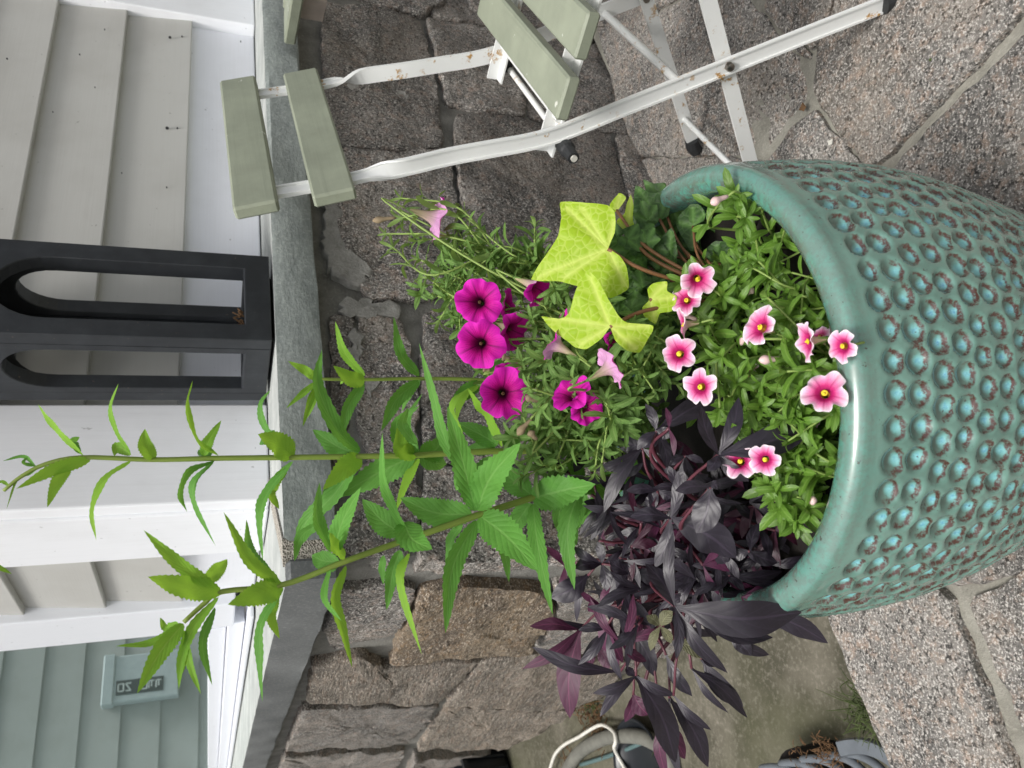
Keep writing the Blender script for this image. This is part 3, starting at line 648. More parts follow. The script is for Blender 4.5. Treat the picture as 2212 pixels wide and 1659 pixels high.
mb = MB(); mb.box(WW(pa, -.073, pl0), nL * (pb - pa), dL * .003, EZ * (pl1 - pl0), 0); mb.build('switch_plate', M['plate_black'], box)
GL = {'O': [[(0, 0), (1, 0), (1, 1), (0, 1), (0, 0)]], 'N': [[(0, 0), (0, 1), (1, 0), (1, 1)]], 'F': [[(0, 0), (0, 1), (1, 1)], [(0, .5), (.8, .5)]]}
def word_down(txt, ztop, h, wd):
    """letters stacked one above the other, each upright as read from the yard"""
    mb = MB(); z = ztop; left = (pa + pb) / 2 + wd / 2
    for ch in txt:
        for st in GL[ch]:
            for (x0, y0), (x1, y1) in zip(st[:-1], st[1:]):
                mb.tube([WW(left - x0 * wd, -.0745, z - h + y0 * h), WW(left - x1 * wd, -.0745, z - h + y1 * h)], wd * .10, 6)
        z -= h * 1.4
    mb.build('lettering', M['plate_white'], box)
ph = pl1 - pl0
word_down('ON', pl1 - ph * .05, ph * .11, (pb - pa) * .5); word_down('OFF', pl1 - ph * .54, ph * .11, (pb - pa) * .5)

# nail holes and scars in the siding
def nail(dx, dy, r):
    P = on_plane(dx, dy, nR, WR(0, SIDE - .0165, 0)); mb = MB(); mb.tube([P + nR * .0006, P - nR * .002], r, 9); mb.build('nail_hole', M['plate_black'], house)
for d in ((367, 80, .0028), (393, 78, .0015), (361, 276, .0030), (383, 276, .0014), (520, 89, .0013), (226, 63, .0010), (172, 117, .0012), (205, 188, .0010), (114, 241, .0009), (15, 126, .0013), (263, 373, .0009), (360, 404, .0012)): nail(*d)

# ------------------------------------------------------------------ lantern on the coping
lan = empty('lantern', tuple(WR(.392, .055, HC))); tag(lan, 'tall black lantern with arched openings standing on the coping slab', 'lantern')
LA0, LA1, LB0, LB1 = .317, .472, -.024, .135
ZB, ZT = HC + .001, 1.20
def arch_panel(P, w, z0, z1, zo0, zspring, m0, m1, thick_v, name, depth):
    """flat panel (local x across w, z up) with one arched opening, extruded by depth along thick_v"""
    xa, xb = m0, w - m1; r = (xb - xa) / 2; cx = (xa + xb) / 2; n = 14
    inner = [(xa, zo0), (xb, zo0)] + [(cx + r * math.cos(math.pi * i / n), zspring + r * 1.25 * math.sin(math.pi * i / n)) for i in range(n + 1)]
    # matching outer loop
    outer = [(0, z0), (w, z0)] + [(w, zspring + (z1 - zspring) * min(1, i / (n * .35))) if i <= n * .35 else ((w * (1 - (i - n * .35) / (n * .3)), z1) if i < n * .65 else (0, z1 - (z1 - zspring) * (i - n * .65) / (n * .35))) for i in range(n + 1)]
    k = len(inner); v = []; F = []
    for dz in (0, 1):
        for q in outer: v.append(P(q[0], q[1]) + thick_v * depth * dz)
        for q in inner: v.append(P(q[0], q[1]) + thick_v * depth * dz)
    for i in range(k):
        j = (i + 1) % k
        F += [(i, j, k + j, k + i), (2 * k + i, 3 * k + i, 3 * k + j, 2 * k + j), (k + i, k + j, 3 * k + j, 3 * k + i), (i, 2 * k + i, 2 * k + j, j)]
    mb = MB(); mb.add(v, F); o = mb.build(name, M['lantern'], lan)
    import bmesh
    b = bmesh.new(); b.from_mesh(o.data); bmesh.ops.recalc_face_normals(b, faces=b.faces); b.to_mesh(o.data); b.free()
    md = o.modifiers.new('edge', 'BEVEL'); md.width = .0012; md.segments = 1; md.limit_method = 'ANGLE'
    return o
wA, wB = LA1 - LA0, LB1 - LB0; Z0 = ZB + .004; ZO = HC + .040; ZS = 1.035
arch_panel(lambda x, z: WR(LA0 + x, LB0, z), wA, Z0, ZT, ZO, ZS, .027, .027, -nR, 'arched_panel', .022)
arch_panel(lambda x, z: WR(LA0 + x, LB1, z), wA, Z0, ZT, ZO, ZS, .027, .027, nR, 'arched_panel', .022)
arch_panel(lambda x, z: WR(LA0, LB0 + .0225 + x, z), wB - .045, Z0, ZT, ZO, ZS, .012, .012, dR, 'arched_panel', .022)
arch_panel(lambda x, z: WR(LA1, LB0 + .0225 + x, z), wB - .045, Z0, ZT, ZO, ZS, .012, .012, -dR, 'arched_panel', .022)
mb = MB(); mb.box(WR(LA0 + .023, LB0 + .023, ZB), dR * (wA - .046), -nR * (wB - .046), EZ * .012, .001); mb.build('base_plate', M['lantern'], lan)
mb = MB(); mb.box(WR(LA0 - .012, LB0 - .012, ZT + .001), dR * (wA + .024), -nR * (wB + .024), EZ * .02, .003); mb.build('top_plate', M['lantern'], lan)
cen = WR((LA0 + LA1) / 2, (LB0 + LB1) / 2, ZT + .021); mb = MB()
mb.add([WR(LA0, LB0, ZT + .0215), WR(LA1, LB0, ZT + .0215), WR(LA1, LB1, ZT + .0215), WR(LA0, LB1, ZT + .0215), cen + EZ * .09], [(0, 1, 4), (1, 2, 4), (2, 3, 4), (3, 0, 4), (3, 2, 1, 0)]); mb.build('roof', M['lantern'], lan)
mb = MB(); mb.tube([cen + EZ * .088 + .035 * (math.cos(a) * dR) + EZ * (.035 + .035 * math.sin(a)) for a in np.linspace(0, 2 * math.pi, 20)], .003, 6); mb.build('ring_handle', M['lantern'], lan)
d = WR(LA0 + .045, LB0 + .013, ZO); mb = MB(); rng = random.Random(3)
for i in range(14): q = d + dR * rng.uniform(-.012, .012) + EZ * rng.uniform(0, .004); mb.tube([q, q + dR * rng.uniform(-.012, .012) + EZ * rng.uniform(.002, .012) - nR * rng.uniform(-.005, .005)], .0012, 4)
o = mb.build('dried_leaf_debris', M['dry']); tag(o, 'brown dried leaf crumbs caught in the lantern opening', 'debris')

# ------------------------------------------------------------------ folding chair
TH, X0c, Y0c, TL = 2.3124, .5167, .9551, .0404
fw = np.array([math.sin(TH), math.cos(TH), 0]); lat = np.array([-math.cos(TH), math.sin(TH), 0])
latT = lat * math.cos(TL) + EZ * math.sin(TL); upT = -lat * math.sin(TL) + EZ * math.cos(TL)
CH = Matrix(((latT[0], fw[0], upT[0], X0c), (latT[1], fw[1], upT[1], Y0c), (latT[2], fw[2], upT[2], 0), (0, 0, 0, 1)))
chair = empty('folding_chair', mw=CH); tag(chair, 'white steel folding chair with sage green wooden slats beside the stone wall', 'chair')
HW, HR = .1824, .1376
def cpart(mb, name, m, smooth=False): return mb.build(name, m, chair, smooth, local=True)
rail_yz = [(-.241, .812), (-.232, .785), (-.216, .730), (-.204, .690), (-.190, .652), (-.176, .610), (-.160, .560), (-.143, .505), (-.130, .462), (-.1154, .4253), (-.094, .386), (-.06, .327), (.0076, .207), (.066, .104), (.124, .0)]
prof_c = [(-.0115, -.0028), (.0115, -.0028), (.0115, .0028), (.0088, .0028), (.0088, .0002), (-.0088, .0002), (-.0088, .0028), (-.0115, .0028)]
for sx in (-1, 1):
    pts = bez([np.array([sx * (HR + (.004 if z > .6 else 0)), y, z]) for y, z in rail_yz], 64); ups = []
    for p in pts:                                                # the flat bar twists a quarter turn between slats and seat
        z = p[2]; a = min(1, max(0, (.665 - z) / .05)); a = a * a * (3 - 2 * a) * math.pi / 2
        ups.append(np.array([0, 1, .25]) * math.cos(a) + np.array([sx, 0, 0]) * math.sin(a))
    mb = MB(); mb.sweep(pts, ups, [(-.0105, -.0025), (.0105, -.0025), (.0105, .0025), (.0082, .0040), (-.0082, .0040), (-.0105, .0025)] if False else prof_c); o = cpart(mb, 'back_rail', M['steel']); smooth_by_angle(o, 40)
    mb = MB(); mb.tube([(sx * HR, .118, .012), (sx * HR, .126, -.002)], .013, 12); cpart(mb, 'rubber_foot', M['rubber'])
    hl = HR - .012
    pts = [np.array([sx * hl, -.2257 + .4847 * t, .0 + .43 * t]) for t in np.linspace(.01, 1, 8)]
    mb = MB(); mb.sweep(pts, [np.array([sx, 0, 0])] * 8, [(-.0105, -.0022), (.0105, -.0022), (.0105, .0022), (-.0105, .0022)]); o = cpart(mb, 'leg', M['steel']); smooth_by_angle(o)
    mb = MB(); mb.tube([(sx * hl, -.2257, -.002), (sx * hl, -.218, .010), (sx * hl, -.207, .018)], [.012, .013, .012], 12); cpart(mb, 'rubber_foot', M['rubber'])
    mb = MB(); mb.tube([(sx * (hl - .004), .0076, .207), (sx * (HR + .003), .0076, .207), (sx * (HR + .0065), .0076, .207), (sx * (HR + .008), .0076, .207)], [.006, .006, .0055, .003], 14); o = cpart(mb, 'rivet', M['rivet']); smooth_by_angle(o, 50)
    mb = MB(); xs = sx * (HR - .018); mb.sweep([np.array([xs, y, .422]) for y in (-.150, -.1, .1, .272)], [np.array([0, 0, 1])] * 4, [(-.010, -.010), (.010, -.010), (.010, .010), (.0075, .010), (.0075, -.007), (-.010, -.007)]); cpart(mb, 'seat_rail', M['steel'])
    mb = MB(); mb.tube([(sx * (HR - .008), -.128, .405), (sx * (HR + .012), -.128, .405), (sx * (HR + .016), -.128, .405)], [.011, .011, .009], 14); mb.tube([(sx * (HR + .014), -.128, .405), (sx * (HR + .034), -.128, .405)], [.009, .008], 14); cpart(mb, 'end_cap', M['rubber'])
    mb = MB(); mb.tube([(sx * (HR + .033), -.128, .405), (sx * (HR + .0365), -.128, .405)], .0045, 10); cpart(mb, 'pin', M['cable'])
def slat(yc, zc, w, h, ang, thick, name):
    mb = MB(); c, s = math.cos(ang), math.sin(ang); ey = np.array([0, c, s]); ez = np.array([0, -s, c])
    mb.box(np.array([-HW, yc, zc]) - ey * w / 2 - ez * thick / 2, np.array([2 * HW, 0, 0]), ey * w, ez * thick, .003); return cpart(mb, name, M['slat'])
a = math.radians(110)
slat(-.231, .795, .052, 0, a - .04, .017, 'back_slat'); slat(-.207, .706, .052, 0, a - .02, .017, 'back_slat')
for i in range(5): slat(-.050 + .0745 * i, .443, .054, 0, 0.0, .018, 'seat_slat')
for (y, z, r) in ((-.098, .418, .0055), (-.132, .398, .0045), (-.17, .052, .0050), (-.028, .262, .0060), (.18, .362, .0055)):
    w = HR - .012 if (y, z) != (-.028, .262) else HR - .003
    mb = MB(); mb.tube([(-w, y, z), (w, y, z)], r, 10); o = cpart(mb, 'rung', M['steel']); smooth_by_angle(o, 50)

# ------------------------------------------------------------------ slatted table, only its corner in view
tp = on_z(612, 95, .722); tfw = np.array([math.sin(math.radians(-8)), math.cos(math.radians(-8)), 0]); tlt = np.array([tfw[1], -tfw[0], 0])
table = empty('slatted_table', tuple(np.array([tp[0], tp[1], floor_z(tp[0], tp[1])]) + tlt * .28 - tfw * .2)); tag(table, 'corner of a sage green slatted table behind the folding chair', 'table')
for i in range(7):
    mb = MB(); L = .34 if i else .33; mb.box(np.array([tp[0], tp[1], .701]) + tlt * (.078 * i) - tfw * (L - (.0 if i == 0 else .018)), tlt * .064, tfw * L, EZ * .020, .003); mb.build('table_slat', M['slat'], table)
mb = MB(); mb.box(np.array([tp[0], tp[1], .679]) + tlt * .05 - tfw * .13, tlt * .44, tfw * .03, EZ * .0205, .002); mb.build('table_rail', M['steel'], table)
mb = MB(); mb.box(np.array([tp[0], tp[1], .679]) + tlt * .05 - tfw * .30, tlt * .44, tfw * .03, EZ * .0205, .002); mb.build('table_rail', M['steel'], table)
mb = MB(); mb.box(np.array([tp[0], tp[1], .657]) + tlt * .036 - tfw * .09, tlt * .013, tfw * .06, EZ * .043, .001); mb.build('bracket', M['bracket'], table)
for a_, b_ in ((.22, .48), (.48, .22)):
    for y in (-.12, -.30):
        p0 = np.array([tp[0], tp[1], 0]) + tlt * a_ + tfw * y; p1 = np.array([tp[0], tp[1], 0]) + tlt * b_ + tfw * y
        p1[2] = floor_z(p1[0], p1[1]) + .002; p0[2] = .679; mb = MB(); mb.tube([p0, p1], .008, 10); o = mb.build('leg', M['steel'], table); smooth_by_angle(o, 50)
p0 = np.array([tp[0], tp[1], .035]) + tlt * .24 - tfw * .12; p1 = np.array([tp[0], tp[1], .035]) + tlt * .24 - tfw * .30
mb = MB(); mb.tube([p0, p1], .006, 8); mb.build('stretcher', M['steel'], table)

# ------------------------------------------------------------------ glazed planter
PC = np.array([-.0068, .5812, .4321]); PN = nrm([-.0646, .0343, 1]); PA = nrm(np.cross(PN, [0, 1, 0])); PB = np.cross(PN, PA)
if np.dot(np.cross(PA, PB), PN) < 0: PB = -PB
pot = empty('glazed_planter', tuple(PC - PN * .44)); tag(pot, 'jade green glazed ceramic planter covered in round dimples', 'planter')
prof_h = [0, .02, .06, .10, .15, .20, .25, .30, .36, .42, .445]; prof_r = [.1958, .1992, .2025, .2046, .2028, .1956, .1843, .1715, .1588, .1461, .143]
def smooth_interp(x, xs, ys):
    return float(np.interp(x, xs, ys)) * .5 + .25 * (float(np.interp(x - .012, xs, ys)) + float(np.interp(x + .012, xs, ys)))
ND = 56; SEG = ND * 11
hs = []; lipn = []                                                # (radius, height below crest, lip weight)
rows = []
for i in range(9): hs.append((.166 + .0075 * i / 8, .11 - .100 * i / 8, .8))
for i in range(12):                                               # rounded lip, a little proud
    a_ = math.pi * (1.0 - i / 11 * 1.02); hs.append((.1865 + .0115 * math.cos(a_) * (1.1 if a_ > math.pi / 2 else 1.0), .009 - .010 * math.sin(a_), min(1.0, max(.4, (a_ / math.pi - .32) * 3))))
h = .014; HEND = .445
while h < HEND: hs.append((smooth_interp(h, prof_h, prof_r), h, max(0, .4 * (1 - (h - .008) / .014)))); h += .00215
hs.append((.10, HEND + .001, 0)); hs.append((.0, HEND + .001, 0))
R_ = np.array([q[0] for q in hs]); H_ = np.array([q[1] for q in hs]); L_ = np.array([q[2] for q in hs])
th = np.arange(SEG) / SEG * 2 * math.pi
# rows of dimples: pairs of rows line up, then the pattern shifts by half a step
arc = np.concatenate([[0], np.cumsum(np.hypot(np.diff(R_), np.diff(H_)))]); a_at = lambda hh: np.interp(hh, H_[21:], arc[21:])
prng = np.random.RandomState(4)
first = a_at(.0295); rowpos = []; sgap = .0192; pos = first; r_i = 0
while pos < a_at(.43): rowpos.append((pos, (r_i // 2) % 2 * .5)); pos += sgap if r_i % 2 == 0 else sgap * 1.02; r_i += 1
jit = prng.uniform(-1, 1, (len(rowpos), ND, 4))
G = len(hs); hollow = np.full((G, SEG), 1.6); low = np.zeros((G, SEG)); pool = np.full((G, SEG), 3.0); disp = np.zeros((G, SEG))
for ri, (rp, off) in enumerate(rowpos):
    sel = np.where(np.abs(arc - rp) < .017)[0]; sel = sel[sel > 20]
    if not len(sel): continue
    for gi in sel:
        rr = R_[gi]; ang = th / (2 * math.pi) * ND - off; kk = np.round(ang).astype(int) % ND
        jx, jy, js, jd = (jit[ri, kk, c] for c in range(4))
        dxm = (ang - np.round(ang)) / ND * 2 * math.pi * rr - jx * .0012; dym = arc[gi] - rp - jy * .0012
        rad = .0100 * (1 + .09 * js) * min(1, rr / .19) ** .6
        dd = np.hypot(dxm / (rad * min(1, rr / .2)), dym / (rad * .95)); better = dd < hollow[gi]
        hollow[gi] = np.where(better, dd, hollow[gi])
        pool[gi] = np.where(better, np.hypot(dxm / (rad * .95), (dym - rad * .42) / (rad * .78)), pool[gi])  # pooled glaze shifted low, which also paints the lit end of the hollow
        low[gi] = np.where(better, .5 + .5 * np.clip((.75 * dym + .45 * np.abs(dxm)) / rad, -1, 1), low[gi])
        dep = .0062 * (1 + .2 * jd); x_ = np.clip(dd, 0, 1.25)
        # hollow with a faint raised edge
        pr = -dep * np.clip(1 - (x_ / 1.02) ** 2, 0, 1) ** .8 + .0006 * np.exp(-((x_ - 1.12) / .12) ** 2)
        disp[gi] = np.where(better, pr, disp[gi])
# normals of the profile
tr = np.gradient(R_); tz = np.gradient(-H_); nl = np.hypot(tr, tz); nr_, nz_ = -tz / nl, tr / nl
wob = 1 + .004 * np.sin(2 * th + 1) + .003 * np.sin(3 * th)
RR = (R_[:, None] + nr_[:, None] * disp) * wob[None, :]; ZZ = -H_[:, None] + nz_[:, None] * disp
V = PC[None, None, :] + (RR * np.cos(th))[..., None] * PA + (RR * np.sin(th))[..., None] * PB + ZZ[..., None] * PN
idx = np.arange(G * SEG).reshape(G, SEG); nx = np.roll(idx, -1, axis=1)
faces = np.stack([idx[:-1], idx[1:], nx[1:], nx[:-1]], axis=-1).reshape(-1, 4)
me = bpy.data.meshes.new('planter_body'); me.vertices.add(G * SEG); me.vertices.foreach_set('co', V.reshape(-1))
me.loops.add(faces.size); me.loops.foreach_set('vertex_index', faces.reshape(-1)); me.polygons.add(len(faces))
me.polygons.foreach_set('loop_start', np.arange(0, faces.size, 4)); me.polygons.foreach_set('use_smooth', np.ones(len(faces), bool)); me.update(calc_edges=True)
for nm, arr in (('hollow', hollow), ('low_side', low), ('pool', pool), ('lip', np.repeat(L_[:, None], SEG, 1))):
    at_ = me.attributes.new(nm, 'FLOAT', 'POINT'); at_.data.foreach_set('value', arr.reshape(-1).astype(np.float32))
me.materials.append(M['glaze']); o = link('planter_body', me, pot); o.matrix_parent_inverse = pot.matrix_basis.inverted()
pn0 = me.polygons[(40 * SEG) + 5].normal; 
if np.dot(np.array(pn0), np.array(me.polygons[(40 * SEG) + 5].center) - (PC - PN * .1)) < 0: me.flip_normals()
mb = MB(); prof = [(.0, -.045), (.05, -.040), (.10, -.042), (.1685, -.046)]; mb.lathe(prof, 40, (PC, PA, PB, PN)); o = mb.build('soil', M['soil'], pot)

# ------------------------------------------------------------------ things on the lower yard
def yard_at(dx, dy, h=0): return on_z(dx, dy, LOW + h)
mb = MB(); mb.tube(bez([yard_at(1215, 1690, .02), yard_at(1228, 1659, .02), yard_at(1255, 1622, .02), yard_at(1305, 1595, .021), yard_at(1354, 1589, .021), yard_at(1398, 1596, .02), yard_at(1440, 1625, .02), yard_at(1455, 1680, .02)], 40), .0195, 14)
o = mb.build('grey_hose', M['hose'], smooth=True); tag(o, 'thick grey hose curving over the concrete below the dark vine', 'hose')
mb = MB(); mb.tube(bez([yard_at(1180, 1690, .03), yard_at(1190, 1655, .035), yard_at(1200, 1628, .04), yard_at(1220, 1608, .04), yard_at(1250, 1592, .04), yard_at(1280, 1573, .035), yard_at(1302, 1566, .03), yard_at(1325, 1580, .045), yard_at(1330, 1600, .05), yard_at(1327, 1615, .05), yard_at(1334, 1632, .03), yard_at(1352, 1664, .02), yard_at(1370, 1700, .02)], 60), .0052, 8)
o = mb.build('white_cable', M['cable'], smooth=True); tag(o, 'thin white cable looped over the grey hose', 'cable')
mb = MB(); mb.tube(bez([yard_at(1255, 1652, .01), yard_at(1300, 1638, .01), yard_at(1345, 1622, .01), yard_at(1390, 1603, .01)], 16), .006, 10)
o = mb.build('teal_hose', M['teal_hose'], smooth=True); tag(o, 'thin teal hose end lying beside the thick grey hose', 'hose')
c1 = yard_at(1405, 1668); mb = MB(); mb.lathe([(.0, .006), (.095, .006), (.125, .03), (.132, .036), (.136, .032), (.128, .024), (.10, .0), (.0, .0)], 40, (c1, np.array([1., 0, 0]), np.array([0, 1., 0]), EZ))
o = mb.build('black_saucer', M['black_plastic'], smooth=True); tag(o, 'black plastic plant saucer beside the hose on the concrete', 'saucer')
# black ribbed tub against the wall
tb = empty('black_tub', tuple(yard_at(1120, 1640))); tag(tb, 'black ribbed plastic tub against the left stone wall', 'tub')
c2 = yard_at(1082, 1652) + nL * .06; mb = MB(); mb.lathe([(.0, .004), (.12, .004), (.135, .02), (.150, .17), (.162, .172), (.164, .19), (.142, .19), (.128, .03), (.0, .03)], 36, (c2, np.array([1., 0, 0]), np.array([0, 1., 0]), EZ)); o = mb.build('tub_body', M['black_plastic'], tb); smooth_by_angle(o, 40)
for i in range(18):
    a_ = 2 * math.pi * i / 18; dd = np.array([math.cos(a_), math.sin(a_), 0]); mb = MB(); mb.tube([c2 + dd * .136 + EZ * .02, c2 + dd * .151 + EZ * .17], .006, 6); mb.build('rib', M['black_plastic'], tb)
# grey slotted basket
bk = empty('slotted_basket', tuple(yard_at(1830, 1790))); tag(bk, 'grey slotted plastic basket with dead leaves at the patio step', 'basket')
rim_o = [yard_at(*d, .11) for d in ((1690, 1672), (1740, 1648), (1790, 1630), (1835, 1617), (1872, 1613), (1915, 1628), (1955, 1662), (1985, 1700))]
rm = bez([yard_at(*d, .12) for d in ((1815, 1617), (1845, 1612), (1875, 1614), (1915, 1632), (1950, 1662), (1985, 1710))], 30)
mb = MB(); mb.sweep(rm, [EZ] * 30, [(-.010, -.012), (.010, -.012), (.0125, .0), (.010, .005), (-.010, .005), (-.0125, .0)]); o = mb.build('rim', M['grey_plastic'], bk); smooth_by_angle(o, 50)
for d in (((1808, 1626), (1845, 1629), (1888, 1648), (1930, 1690)), ((1772, 1632), (1812, 1634), (1850, 1652), (1890, 1695)), ((1728, 1641), (1768, 1640), (1808, 1657), (1845, 1695)), ((1682, 1650), (1720, 1648), (1762, 1662), (1800, 1700)), ((1640, 1660), (1676, 1657), (1716, 1668), (1750, 1705))):
    mb = MB(); mb.tube(bez([yard_at(*q, .105) for q in d], 18), [.003] + [.0068] * 16 + [.0065], 10); o = mb.build('rib', M['grey_plastic'], bk, smooth=True)
cs_ = yard_at(1815, 1695); mb = MB(); mb.lathe([(.0, .086), (.06, .085), (.072, .080), (.074, .0)], 26, (cs_, np.array([1., 0, 0]), np.array([0, 1., 0]), EZ)); mb.build('soil', M['soil'], bk)
cb_ = yard_at(1830, 1790); mb = MB(); mb.lathe([(.0, .002), (.05, .002), (.07, .05), (.066, .05), (.046, .008), (.0, .008)], 30, (cb_, np.array([1., 0, 0]), np.array([0, 1., 0]), EZ)); o = mb.build('bowl', M['grey_plastic'], bk); smooth_by_angle(o, 40)
def crumbs(name, m, label, cat, places, seed, ln=.012, rad=.0012, per=26, spread=.014):
    rng = random.Random(seed); mb = MB()
    for p in places:
        for i in range(per):
            q = p + np.array([rng.gauss(0, spread), rng.gauss(0, spread), abs(rng.gauss(0, spread * .4))]); e = q + np.array([rng.gauss(0, ln), rng.gauss(0, ln), abs(rng.gauss(0, ln * .7))])
            mb.tube([q, (q + e) / 2 + np.array([0, 0, ln * .2]), e], [rad, rad * .8, rad * .3], 4)
    o = mb.build(name, m); tag(o, label, cat, None, 'stuff'); return o
crumbs('dead_leaf_litter', M['dry'], 'brown dead leaf litter caught on the grey basket', 'litter', [yard_at(1770, 1630, .10), yard_at(1785, 1622, .11), yard_at(1800, 1620, .11), yard_at(1815, 1632, .10), yard_at(1736, 1640, .10)], 2, .009, .0009, 30)
crumbs('weed_tuft', M['moss'], 'thin green weeds growing along the patio edge', 'weed', [pc((1835, 1520)) - EZ * .03, pc((1845, 1545)) - EZ * .03, pc((1822, 1535)) - EZ * .05, pc((1850, 1565)) - EZ * .03], 6, .02, .0008, 34, .014)
crumbs('moss_litter', M['dry'], 'rusty moss and litter by the white cable', 'litter', [yard_at(1262, 1500), yard_at(1275, 1530), yard_at(1290, 1570), yard_at(1300, 1540), yard_at(1240, 1655)], 8, .014, .0016, 60, .03)
crumbs('yard_moss', M['moss'], 'small green moss tuft at the foot of the stone wall', 'moss', [yard_at(1278, 1520), yard_at(1292, 1512), yard_at(1440, 1610)], 9, .016, .0012, 40, .014)

# ------------------------------------------------------------------ leaves
def wp_lance(u): return (max(u, 0) ** .62) * (max(1 - u, 0) ** .95) * 1.86
def wp_ovate(u): return .16 + .84 * (max(u, 0) ** .55) * (max(1 - u, 0) ** .7) * 1.95 if u < .97 else (1 - u) * 9
def wp_lobe(u): return max(.20 * (1 - u), (max(u, 0) ** 1.2) * (max(1 - u, 0) ** 1.02) * 4.5)
def blade(mb, spine, width, roll=0.0, n=22, cols=5, wprof=wp_lance, serr=0.0, fold=.25, wave=0.0, under=False, seed=0, arch=0.0, up=None):
    pts = bez(spine, n); rng = random.Random(seed); v = []; uv = []; ph = rng.uniform(0, 6)
    side_prev = None
    for i, p in enumerate(pts):
        u = i / (n - 1); t = nrm(pts[min(i + 1, n - 1)] - pts[max(i - 1, 0)])
        vw = nrm(p - CAM) if up is None else -np.asarray(up, float)
        s = np.cross(t, vw)
        if np.linalg.norm(s) < .15 and side_prev is not None: s = side_prev
        s = nrm(s)
        if side_prev is not None and np.dot(s, side_prev) < 0: s = -s
        if side_prev is not None: s = nrm(s * .5 + side_prev * .5)
        side_prev = s
        nn = np.cross(s, t); nn = nn if np.dot(nn, -vw) > 0 else -nn
        a = math.radians(roll); s2 = s * math.cos(a) + nn * math.sin(a); n2 = nn * math.cos(a) - s * math.sin(a)
        w = width * wprof(u) / 2
        for j in range(cols):
            c = -1 + 2 * j / (cols - 1); ww = w
            if serr and abs(c) > .99 and 0 < i < n - 1: ww = w * ((1 + serr) if i % 2 else (1 - serr))
            sh = t * (-.35 * abs(c) * ww * (serr > 0) * .3)
            hgt = fold * abs(c) * w - arch * (abs(c) ** 2) * w + wave * math.sin(u * 15 + ph + c * 1.3) * abs(c) * w
            v.append(p + s2 * c * ww + n2 * hgt + sh); uv.append((u, j / (cols - 1)))
    F = [(i * cols + j, i * cols + j + 1, (i + 1) * cols + j + 1, (i + 1) * cols + j) for i in range(n - 1) for j in range(cols - 1)]
    # top side towards the viewer unless the underside shows
    q = F[len(F) // 2]; fn = np.cross(np.asarray(v[q[1]]) - v[q[0]], np.asarray(v[q[2]]) - v[q[0]]); mid = np.mean([v[i] for i in q], axis=0)
    ref = CAM - mid if up is None else np.asarray(up, float)
    if (np.dot(fn, ref) < 0) != under: F = [f[::-1] for f in F]
    mb.add(v, F, uv)
def add_leaf(parent, m, name='leaf', **kw):
    mb = MB(); blade(mb, **kw); return mb.build(name, m, parent, True)
def zc(p): return float(np.dot(np.asarray(p) - CAM, _F))

# ------------------------------------------------------------------ tall green plant with toothed leaves in whorls
tall = empty('tall_leafy_plant', tuple(at_y(1340, 1000, .68))); tag(tall, 'tall green plant with toothed pointed leaves rising from the planter', 'plant')
def stem_pts(ds, Y): return [at_y(d[0], d[1], (d[2] if len(d) > 2 else Y)) for d in ds]
SA = [(1420, 985), (1300, 980), (1200, 976), (1060, 975), (905, 983), (780, 986), (632, 988), (467, 990), (330, 993), (180, 988), (100, 1002), (45, 1030), (8, 1060)]
SB = [(1450, 1010, .66), (1330, 1030, .645), (1250, 1045, .635), (1150, 1075, .625), (1035, 1112, .615), (925, 1150, .61), (860, 1172, .61), (750, 1211, .60), (612, 1263, .60), (480, 1278, .60), (440, 1305, .60), (397, 1344, .595)]
SC = [(1330, 880, .74), (1180, 838, .77), (1035, 821, .79), (907, 818, .80), (788, 820, .80), (688, 818, .80), (668, 808, .80)]
for S, Y, r0, r1 in ((SA, .70, .0036, .0014), (SB, .6, .0036, .0016), (SC, .79, .0028, .0014)):
    P = bez(stem_pts(S, Y), 50); mb = MB(); mb.tube(P, list(np.linspace(r0, r1, 50)), 8); mb.build('stem', M['green_stem'], tall, True)
